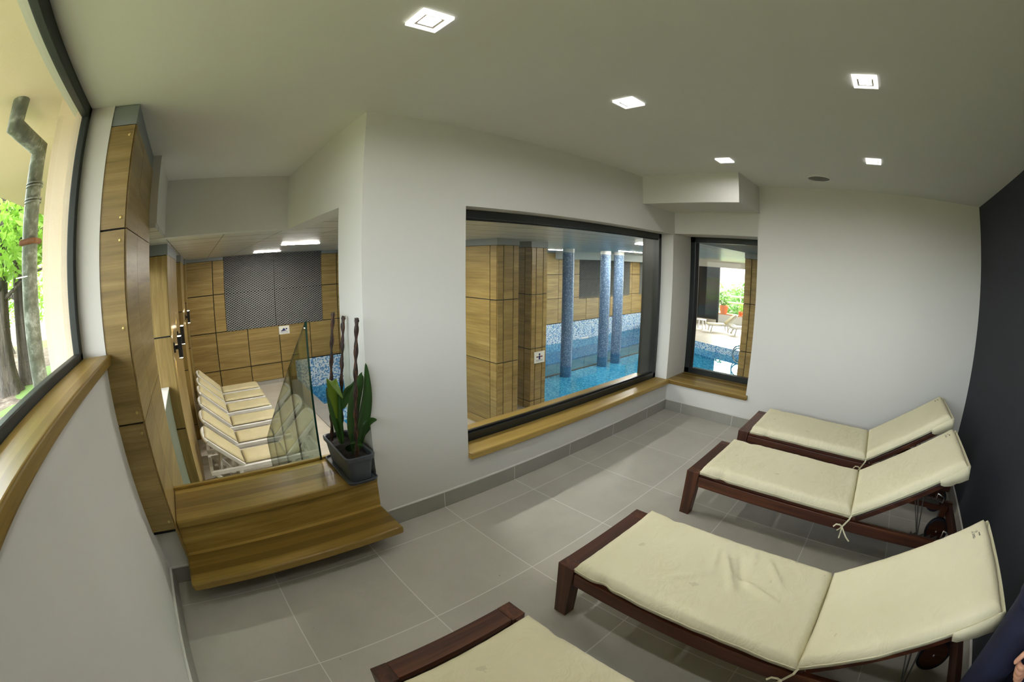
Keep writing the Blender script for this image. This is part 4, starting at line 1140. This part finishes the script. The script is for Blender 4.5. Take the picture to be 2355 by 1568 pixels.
leaf([(0.755, 2.09, 0.52), (0.775, 2.08, 0.62), (0.81, 2.06, 0.75), (0.83, 2.04, 0.88), (0.828, 2.02, 1.03)], 0.07, M['leaf'], (0.6, -0.7, 0))
leaf([(0.76, 2.10, 0.52), (0.79, 2.08, 0.62), (0.825, 2.05, 0.69), (0.84, 2.01, 0.72), (0.846, 1.97, 0.735)], 0.045, M['leaf'], (0.2, -0.3, 0.8))
leaf([(0.735, 2.14, 0.52), (0.75, 2.14, 0.60), (0.785, 2.12, 0.655), (0.82, 2.10, 0.67)], 0.035, M['leaf'], (0, -0.5, 0.8))
leaf([(0.73, 2.12, 0.525), (0.715, 2.10, 0.565), (0.735, 2.05, 0.60), (0.76, 1.99, 0.60)], 0.052, M['leaf'], (0.9, 0.5, 0.1), 0.1)
for (x, y) in ((0.745, 2.10), (0.752, 2.09), (0.735, 2.11), (0.725, 2.27), (0.732, 2.26)):
    MB().tube([(x, y, 0.505), (x + 0.004, y, 0.56), (x + 0.006, y - 0.004, 0.63)], [0.005, 0.0042, 0.003], 7).build('stem', M['leaf'], t)

# ------------------------------------------------------------------ white loungers on the pool deck
def white_lounger():
    # local frame: x along the length (foot at +x), y across, z up; hinge at x=0
    t = thing('white_lounger', '', 'lounger', (0, 0, 0), 'white loungers in a row on the pool deck')
    W = 0.27; zs = 0.33
    for y in (-W, W):
        MB().bar((-0.50, y, zs - 0.03), (0.86, y, zs - 0.03), 0.045, 0.055).build('side_rail', M['plastic'], t, bevel=0.006)
    MB().bar((0.845, -W, zs - 0.03), (0.845, W, zs - 0.03), 0.05, 0.055).build('foot_rail', M['plastic'], t, bevel=0.006)
    MB().bar((-0.48, -W, zs - 0.03), (-0.48, W, zs - 0.03), 0.05, 0.055).build('head_rail', M['plastic'], t, bevel=0.006)
    for y in (-W, W):
        for xa, xb in ((-0.06, -0.10), (0.66, 0.72), (-0.42, -0.20)):
            MB().bar((xa, y, zs - 0.05), (xb, y, 0.0), 0.05, 0.04, up=(0, 1, 0)).build('leg', M['plastic'], t, bevel=0.006)
    A = math.radians(42); d = Vector((-math.cos(A), 0, math.sin(A))); nn = Vector((math.sin(A), 0, math.cos(A)))
    L = 0.66
    m = MB()
    for y in (-W + 0.02, W - 0.02): m.bar(Vector((0, y, zs - 0.01)), Vector((0, y, zs - 0.01)) + d * (L - 0.06), 0.045, 0.05, up=nn)
    c = Vector((0, 0, zs - 0.01)) + d * (L - 0.06)
    arc = [c + Vector((0, 1, 0)) * ((W - 0.02) * math.cos(a)) + d * (0.075 * math.sin(a)) for a in [PI * k / 16 for k in range(17)]]
    m.tube(arc, 0.027, 8)
    m.build('backrest_frame', M['plastic'], t, bevel=0.005)
    m = MB()
    for y in (-0.19, 0.19): m.bar(Vector((0, y, zs - 0.02)) + d * 0.38, (-0.36, y, zs - 0.16), 0.03, 0.03, up=(0, 1, 0))
    m.bar((-0.36, -0.26, zs - 0.16), (-0.36, 0.26, zs - 0.16), 0.03, 0.03)
    m.build('prop_stay', M['plastic'], t)
    q, top, ring = slab((0.865, -W + 0.045, zs), (0, 1, 0), (-1, 0, 0), (0, 0, 1), 2 * W - 0.09, 0.845, 0.034, 14, 20, 1.3, wr=0.003, bulge=0.003)
    q.build('seat_pad', M['pad'], t)
    q, top, ring = slab(Vector((0, -W + 0.055, zs + 0.018)), (0, 1, 0), d, nn, 2 * W - 0.11, L - 0.02, 0.032, 14, 18, 2.3, wr=0.003, bulge=0.003)
    q.build('back_pad', M['pad'], t)
    return t
wl = white_lounger()
WL = ['white lounger closest to the oak steps, with its whole frame in view', 'white lounger second from the oak steps, in the row by the stairs', 'white lounger third from the oak steps, in the row by the stairs',
      'white lounger fourth from the oak steps, in the row by the stairs', 'white lounger fifth from the oak steps, in the row by the stairs', 'white lounger hard against the far panelled wall, last of the row by the stairs']
for i, y in enumerate((5.64, 6.40, 7.17, 7.93, 8.60, 9.26)):
    o = wl if i == 0 else copy_tree(wl)
    o.location = (0.30, y, ZD); o['label'] = WL[i]
for (x, y, a, lab) in ((18.25, 6.50, 125, 'white lounger facing the pool, whole in view through the narrow window'), (18.25, 5.35, 125, 'white lounger half hidden by the pillar in the narrow window')):
    o = copy_tree(wl); o.location = (x, y, ZD); o.rotation_euler = (0, 0, math.radians(a)); o['label'] = lab; o['group'] = 'white loungers at the glazed end'
t = thing('stool', 'small white stool beside the lounger seen through the narrow window', 'stool', (18.1, 7.65, ZD))
B((17.9, 18.3, 7.45, 7.85, ZD + 0.40, ZD + 0.44)).build('seat', M['plastic'], t, bevel=0.01)
for sx in (-1, 1):
    for sy in (-1, 1):
        MB().bar((18.1 + sx * 0.16, 7.65 + sy * 0.16, ZD + 0.40), (18.1 + sx * 0.2, 7.65 + sy * 0.2, ZD), 0.05, 0.05, up=(1, 0, 0)).build('leg', M['plastic'], t)

# ladder hoops at the pool edge
t = thing('pool_ladder', 'pair of curved steel ladder handrails at the pool edge beside the pillar', 'pool ladder', (13.75, 4.2, ZD))
for xx in (13.55, 13.95):
    y0 = 4.19 + (xx - 13.55) * 0.35
    pts = [(xx, y0 - 0.30, ZD), (xx, y0 - 0.28, ZD + 0.16)]
    for k in range(15):
        a = PI * 0.62 - PI * 1.12 * k / 14; pts.append((xx, y0 + 0.02 + 0.25 * math.cos(a), ZD + 0.02 + 0.25 * math.sin(a)))
    MB().tube(pts, 0.022, 10).build('handrail', M['chrome'], t)

# ------------------------------------------------------------------ glazed end of the pool hall
struct(B((XE, XE + 0.25, 2.4, YB + 0.2, 1.56, ZP + 0.1)).build('trim_3', M['outdoor_white']))
r = sroot('window_5')
B((XE + 0.02, XE + 0.10, 7.66, 7.74, -1.2, 1.56), (XE + 0.02, XE + 0.10, 4.6, 4.68, -1.2, 1.56), (XE + 0.02, XE + 0.10, 2.4, YB, -1.21, -1.15)).build('window_frame', M['frame'], r)
B((XE + 0.05, XE + 0.06, 2.4, 7.66, -1.15, 1.56)).build('window_pane', M['glass'], r)
r = sroot('door_1')
B((XE + 0.03, XE + 0.08, 7.74, YB, -0.98, 1.56)).build('door_panel', M['darkglass'], r)
B((XE - 0.05, XE + 0.1, 7.74, YB, ZD, -0.98)).build('door_sill', M['deck'], r)
t = thing('parapet', 'low white parapet with brown coping outside the glazed end of the hall', 'parapet', (21.3, 5.5, ZD))
B((21.2, 21.45, 1.0, 9.5, ZD - 0.3, -0.78)).build('parapet_wall', M['outdoor_white'], t)
B((21.15, 21.5, 1.0, 9.5, -0.78, -0.73)).build('coping', M['terra'], t)
t = thing('guard_rail', 'white double guard rail outside the glazed end of the hall', 'railing', (21.9, 5.5, -0.7))
for z in (0.13, -0.20): MB().tube([(21.9, 1.5, z), (21.9, 9.3, z)], 0.045, 10).build('rail', M['outdoor_white'], t)
for y in (3.0, 5.2, 7.0, 9.0): MB().tube([(21.9, y, -1.3), (21.9, y, 0.13)], 0.03, 8).build('post', M['outdoor_white'], t)
struct(B((XE + 0.1, 60, -20, 30, -1.6, -1.5)).build('ground_terrace', M['litter']))
def foliage(m, c, r, n, size, squash=(1, 1, 1), hollow=0.35):
    c = Vector(c)
    for _ in range(n):
        while True:
            q = Vector((random.uniform(-1, 1), random.uniform(-1, 1), random.uniform(-1, 1)))
            if hollow < q.length < 1: break
        q = Vector((q.x * squash[0], q.y * squash[1], q.z * squash[2])) * r
        a = Vector((random.uniform(-1, 1), random.uniform(-1, 1), random.uniform(-0.6, 0.6))).normalized()
        b = a.cross(Vector((random.uniform(-1, 1), random.uniform(-1, 1), random.uniform(-1, 1)))).normalized()
        s = size * random.uniform(0.6, 1.3); p = c + q
        m.add([p - a * s, p - b * s * 0.35, p + a * s, p + b * s * 0.35], [(0, 1, 2, 3)])
    return m
def pot_plant(lab, x, y, z, r, h, fh, mat, n):
    t = thing('potted_plant', lab, 'potted plant', (x, y, z))
    MB().lathe([(0.0, z), (r * 0.72, z), (r, z + h), (r * 1.08, z + h), (r * 1.08, z + h * 0.86), (r * 0.9, z + h * 0.8), (0, z + h * 0.85)], (x, y, 0), 20).build('pot', M['terra'], t)
    m = foliage(MB(), (x, y, z + h + fh * 0.45), fh * 0.55, n, fh * 0.16, (0.75, 0.75, 1))
    m.build('foliage', mat, t, fix=False)
    MB().tube([(x, y, z + h * 0.8), (x, y, z + h + fh * 0.6)], 0.02, 6).build('stem', M['bark'], t)
pot_plant('terracotta pot with a tall leafy plant on the parapet behind the stool', 21.32, 7.72, -0.73, 0.24, 0.42, 0.75, M['bush'], 160)
pot_plant('small terracotta pot with pale leaves on the parapet, beside the oak pillar', 21.32, 6.75, -0.73, 0.14, 0.20, 0.42, M['fern'], 120)
def bush(lab, x, y, z, r, sq, n, mat):
    t = thing('garden_bush', lab, 'bush', (x, y, z), 'garden bushes outside the glazed end')
    foliage(MB(), (x, y, z + r * sq[2] * 0.9), r, n, 0.16, sq).build('foliage', mat, t, fix=False)
    MB().tube([(x, y, z), (x + 0.1, y, z + r * 0.8), (x, y + 0.1, z + r * 1.4)], [0.09, 0.06, 0.02], 7).build('stem', M['bark'], t)
bush('broad green bush behind the guard rail, centred in the narrow window', 24.2, 7.6, -1.5, 1.5, (1, 0.9, 0.82), 1500, M['bush'])
bush('green bush behind the guard rail, close to the oak pillar', 24.9, 10.4, -1.5, 1.5, (1, 0.9, 0.9), 1300, M['bush'])
bush('deep green bush low behind the guard rail and the small pot', 23.6, 5.4, -1.5, 1.1, (1, 0.9, 0.9), 1100, M['darkleaf'])

# ------------------------------------------------------------------ garden side
struct(B((-0.722, -0.70, 2.03, 2.11, -0.5, 2.45), (-0.872, -0.70, 2.10, 3.0, -0.5, 2.45), (-0.722, -0.672, 2.014, 2.06, 1.0, 2.45), (-0.9, -0.705, YD - 0.5, 2.05, -0.5, 1.17)).build('wall_outside', M['stucco']))
struct(B((-2.22, -0.70, YD - 1.5, 11.0, 2.45, 2.6)).build('soffit', M['stucco']))
# widen the bottom part of the pillar base
t = thing('downpipe', 'weathered zinc downpipe with two elbows against the cream stucco', 'downpipe', (-1.02, 2.3, 0.3))
r_ = 0.056
p0, p1, p2, p3 = Vector((-1.11, 1.98, 2.46)), Vector((-1.112, 1.985, 2.325)), Vector((-1.05, 2.30, 2.285)), Vector((-1.045, 2.30, 0.2))
MB().tube([p0, p1, p2, p3], r_, 20, smooth=True).build('pipe', M['zinc'], t)
for z in (2.10, 2.085, 2.02, 2.005, 1.10, 1.085, 0.93, 0.915): MB().tube([(p3.x, p3.y, z - 0.004), (p3.x, p3.y, z + 0.004)], r_ + 0.003, 20).build('joint_ring', M['zinc'], t)
B((p3.x - 0.063, p3.x + 0.063, p3.y - 0.063, p3.y + 0.063, 1.795, 1.825)).build('wall_bracket', M['rust'], t, bevel=0.02, seg=4)
struct(B((-0.78, 19.9, -1.5, 12.5, 2.62, 8.5)).build('sun_block_storeys', M['stucco']))  # unseen mass above the ceilings, added to keep sun off the near garden
struct(B((-40, -0.72, -15, 40, 0.1, 0.30)).build('ground', M['litter']))
def tree(lab, x, y, r0, h, lean, cr, seed, nleaf=1500, mat='fern'):
    t = thing('garden_tree', lab, 'tree', (x, y, 0.3), 'garden trees outside the window')
    random.seed(seed)
    n = 22; seg = 22; vs = []
    for i in range(n + 1):
        f = i / n; z = 0.28 + h * f
        cx, cy = x + lean[0] * f, y + lean[1] * f
        rr = r0 * (1 - 0.55 * f) * (1 + 0.7 * math.exp(-f * 22))
        for k in range(seg):
            a = 2 * PI * k / seg
            q = rr * (1 + 0.16 * math.sin(a * 5 + seed + f * 2) + 0.22 * noise.noise(Vector((math.cos(a) * 2 + seed, math.sin(a) * 2, f * 4))))
            vs.append((cx + q * math.cos(a), cy + q * math.sin(a), z))
    fs = [(i * seg + k, i * seg + (k + 1) % seg, (i + 1) * seg + (k + 1) % seg, (i + 1) * seg + k) for i in range(n) for k in range(seg)]
    MB().add(vs, fs, True).build('trunk', M['bark'], t)
    m = MB()
    for k in range(9):
        f = random.uniform(0.28, 0.9); a = random.uniform(0, 2 * PI)
        p = Vector((x + lean[0] * f, y + lean[1] * f, 0.28 + h * f)); q = p + Vector((math.cos(a), math.sin(a), 0.25)) * random.uniform(0.7, 1.6)
        m.tube([p, (p + q) / 2 + Vector((0, 0, 0.12)), q], [0.04, 0.025, 0.008], 6)
    m.build('branch', M['bark'], t)
    m = MB()
    for (dx, dy, dz, rr) in cr: foliage(m, (x + dx, y + dy, dz), rr, nleaf // len(cr), 0.10, (1, 1, 0.8), 0.1)
    m.build('foliage', M[mat], t, fix=False)
tree('thick grey brown trunk closest to the picture edge in the garden', -3.60, 6.40, 0.155, 4.2, (0.05, 0.0), [(0.3, -0.2, 2.35, 0.7), (-0.4, 0.5, 3.0, 0.8)], 11)
tree('grey brown trunk close beside the zinc downpipe in the garden', -3.45, 7.02, 0.165, 4.2, (0.0, 0.05), [(0.2, 0.35, 2.5, 0.6), (-0.3, 0.6, 3.0, 0.8)], 5)
tree('leafy lime green tree further back in the garden, between the trunks', -6.2, 11.2, 0.16, 4.4, (0.2, 0.0), [(0, 0, 2.0, 1.3), (-0.9, -1.2, 1.7, 1.2), (0.9, 1.4, 1.8, 1.2), (-1.6, 1.2, 2.6, 1.4), (1.2, -0.6, 3.3, 1.2)], 31, 5200)
tree('lime green tree at the back of the garden, behind the thick trunk', -10.6, 16.0, 0.2, 5.0, (0.2, 0.0), [(0, 0, 2.2, 1.8), (-1.6, -1.8, 1.8, 1.8), (1.4, 1.8, 2.0, 1.7), (0, 0.6, 3.8, 1.8)], 37, 4600)

# ------------------------------------------------------------------ person at the picture edge
def skinned(name, mat, chains, parent, sub=2):
    me = bpy.data.meshes.new(name); vs = []; es = []; rad = []; idx = {}
    for ch in chains:
        prev = None
        for (key, co, r) in ch:
            if key is not None and key in idx: i = idx[key]
            else:
                i = len(vs); vs.append(Vector(co) - org(parent) if parent else Vector(co)); rad.append(r)
                if key is not None: idx[key] = i
            if prev is not None: es.append((prev, i))
            prev = i
    me.from_pydata([tuple(v) for v in vs], es, [])
    o = bpy.data.objects.new(name, me); COL.objects.link(o)
    if parent: o.parent = parent
    sk = o.modifiers.new('skin', 'SKIN'); sk.use_smooth_shade = True
    for i, r in enumerate(rad):
        q = r if isinstance(r, tuple) else (r, r)
        me.skin_vertices[0].data[i].radius = q; me.skin_vertices[0].data[i].use_root = (i == 0)
    sb = o.modifiers.new('sub', 'SUBSURF'); sb.levels = sub; sb.render_levels = sub
    me.materials.append(mat)
    return o
pc_ = Vector((0.975, -0.93, 0.0))       # faces -x, lateral axis along y
def pp(f, l, z): return (pc_.x - f, pc_.y + l, z)      # f forward (-x), l to the side (+y)
t = thing('person', 'person in navy clothes at the picture edge with a loosely closed hand hanging down', 'person', (pc_.x, pc_.y, 0.0))
HX, HY, HZ = 0.83, -0.83, 0.887    # wrist of the visible hand
hand_chain = []
body = [[('pel', pp(0, 0, 0.93), 0.105), ('w', pp(0.01, 0, 1.08), 0.10), ('ch', pp(0.01, 0, 1.30), 0.105), ('nk0', pp(0.0, 0, 1.44), 0.075), ('nk', pp(-0.005, 0, 1.50), 0.052), ('hd', pp(-0.02, 0, 1.57), 0.07), (None, pp(-0.01, 0, 1.65), 0.088), (None, pp(-0.0, 0, 1.73), 0.06)]]
for s in (1, -1):
    body.append([('pel', None, 0), (None, pp(0, s * 0.09, 0.86), 0.092), (None, pp(0.01, s * 0.10, 0.68), 0.078), (None, pp(0.01, s * 0.10, 0.48), 0.056), (None, pp(0.0, s * 0.10, 0.30), 0.054), (None, pp(-0.02, s * 0.10, 0.10), 0.036), (None, pp(0.02, s * 0.10, 0.05), 0.04), (None, pp(0.13, s * 0.11, 0.03), 0.03)])
arm = [('nk0', None, 0), (None, pp(0, 0.15, 1.40), 0.06), (None, pp(-0.02, 0.20, 1.28), 0.048), (None, pp(-0.01, 0.205, 1.12), 0.041), (None, pp(0.06, 0.18, 1.00), 0.038), ('wr', (HX + 0.01, HY, HZ + 0.02), 0.026)]
body.append(arm)
body.append([('wr', None, 0), ('palm', (HX - 0.02, HY + 0.005, HZ - 0.035), (0.036, 0.018)), (None, (HX - 0.035, HY - 0.030, HZ - 0.078), (0.032, 0.015))])
body.append([('nk0', None, 0), (None, pp(0, -0.15, 1.40), 0.06), (None, pp(-0.02, -0.185, 1.28), 0.048), (None, pp(0.0, -0.19, 1.10), 0.041), (None, pp(0.06, -0.17, 0.98), 0.036), (None, pp(0.11, -0.165, 0.88), 0.026), (None, pp(0.13, -0.16, 0.80), 0.03), (None, pp(0.14, -0.155, 0.74), 0.018)])
bd = skinned('body', M['skin'], body, t)
for k in range(4):     # curled fingers of the visible hand
    yy = HZ - 0.052 - k * 0.0195
    kx = HX - 0.045 + 0.004 * k
    ln = (0.9, 1.0, 0.95, 0.78)[k]
    hy = HY - 0.0145 * k
    ch = [(None, (kx + 0.035, hy - 0.004, yy), 0.0095), (None, (kx + 0.002, hy + 0.010, yy - 0.001), 0.0098), (None, (kx - 0.010 * ln, hy + 0.032 * ln, yy - 0.002), 0.0092), (None, (kx + 0.008, hy + 0.047 * ln, yy - 0.003), 0.0085), (None, (kx + 0.026 * ln, hy + 0.040, yy - 0.003), 0.0075)]
    skinned('finger', M['skin'], [ch], bd)
skinned('thumb', M['skin'], [[(None, (HX - 0.005, HY + 0.006, HZ - 0.01), 0.012), (None, (HX - 0.022, HY + 0.030, HZ - 0.018), 0.0115), (None, (HX - 0.030, HY + 0.052, HZ - 0.035), 0.0105), (None, (HX - 0.028, HY + 0.060, HZ - 0.060), 0.0085)]], bd)
tr = [[('pel', pp(0, 0, 0.93), 0.125), (None, pp(0.0, 0, 1.03), 0.115)]]
for s in (1, -1):
    tr.append([('pel', None, 0), (None, pp(0, s * 0.092, 0.85), 0.102), (None, pp(0.01, s * 0.10, 0.68), 0.090), (None, pp(0.01, s * 0.10, 0.48), 0.072), (None, pp(0.0, s * 0.10, 0.30), 0.068), (None, pp(-0.01, s * 0.10, 0.09), 0.062)])
skinned('trousers', M['navycloth'], tr, t)
m = MB(); rings = []
for z, a, b in ((0.90, 0.135, 0.185), (1.00, 0.130, 0.178), (1.12, 0.126, 0.176), (1.24, 0.134, 0.188), (1.34, 0.132, 0.190), (1.41, 0.112, 0.165), (1.455, 0.080, 0.105), (1.475, 0.068, 0.075)):
    rings.append([Vector(pp(0.005 + a * math.cos(2 * PI * k / 32), b * math.sin(2 * PI * k / 32), z)) for k in range(32)])
n = 32; vs_ = [p for r_i in rings for p in r_i]
m.add(vs_, [(i * n + k, i * n + (k + 1) % n, (i + 1) * n + (k + 1) % n, (i + 1) * n + k) for i in range(len(rings) - 1) for k in range(n)], True)
for s_ in (1, -1):
    m.tube([pp(0.0, s_ * 0.10, 1.40), pp(0.0, s_ * 0.155, 1.385), pp(-0.015, s_ * 0.195, 1.29), pp(-0.015, s_ * 0.207, 1.17)], [0.07, 0.074, 0.064, 0.060], 20, cap=False)
m.build('shirt', M['navycloth'], t)
for k in range(4):
    skinned('finger', M['skin'], [[(None, pp(0.125 + 0.010 * k, -0.150, 0.755 + 0.004 * k), 0.0095), (None, pp(0.130 + 0.014 * k, -0.140, 0.715 + 0.004 * k), 0.0092), (None, pp(0.122 + 0.014 * k, -0.125, 0.685 + 0.005 * k), 0.0085), (None, pp(0.110 + 0.014 * k, -0.118, 0.668 + 0.006 * k), 0.007)]], bd)
skinned('thumb', M['skin'], [[(None, pp(0.130, -0.150, 0.83), 0.012), (None, pp(0.155, -0.130, 0.795), 0.011), (None, pp(0.165, -0.118, 0.76), 0.009)]], bd)
m = MB().lathe([(0.0, 0.108), (0.05, 0.098), (0.085, 0.065), (0.10, 0.015), (0.098, -0.04), (0.085, -0.05)], pp(-0.02, 0, 1.675), 24)
m.build('hair', M['hair'], t)
for e in (0.032, -0.032): MB().lathe([(0.0, -0.006), (0.010, -0.004), (0.012, 0.003)], pp(0.085, e, 1.655), 10, 0).build('eye', M['black'], bd)
m = MB(); m.add([pp(0.075, 0.0, 1.66), pp(0.075, 0.018, 1.61), pp(0.075, -0.018, 1.61), pp(0.112, 0, 1.618)], [(0, 1, 3), (0, 3, 2), (1, 2, 3)], True); m.build('nose', M['skin'], bd)
for s in (1, -1): MB().lathe([(0.0, 0.012), (0.02, 0.008), (0.028, 0.0), (0.02, -0.008)], pp(-0.01, s * 0.088, 1.64), 12, 1).build('ear', M['skin'], bd)
for s in (1, -1):
    x, y, z = pp(0.05, s * 0.105, 0.0)
    loft(MB(), [rrect(x - 0.14, x + 0.12, y - 0.048, y + 0.048, 0.045, 0.0), rrect(x - 0.14, x + 0.12, y - 0.048, y + 0.048, 0.045, 0.03), rrect(x - 0.10, x + 0.115, y - 0.042, y + 0.042, 0.04, 0.075), rrect(x - 0.0, x + 0.11, y - 0.04, y + 0.04, 0.038, 0.10)]).build('shoe', M['shoe'], t)
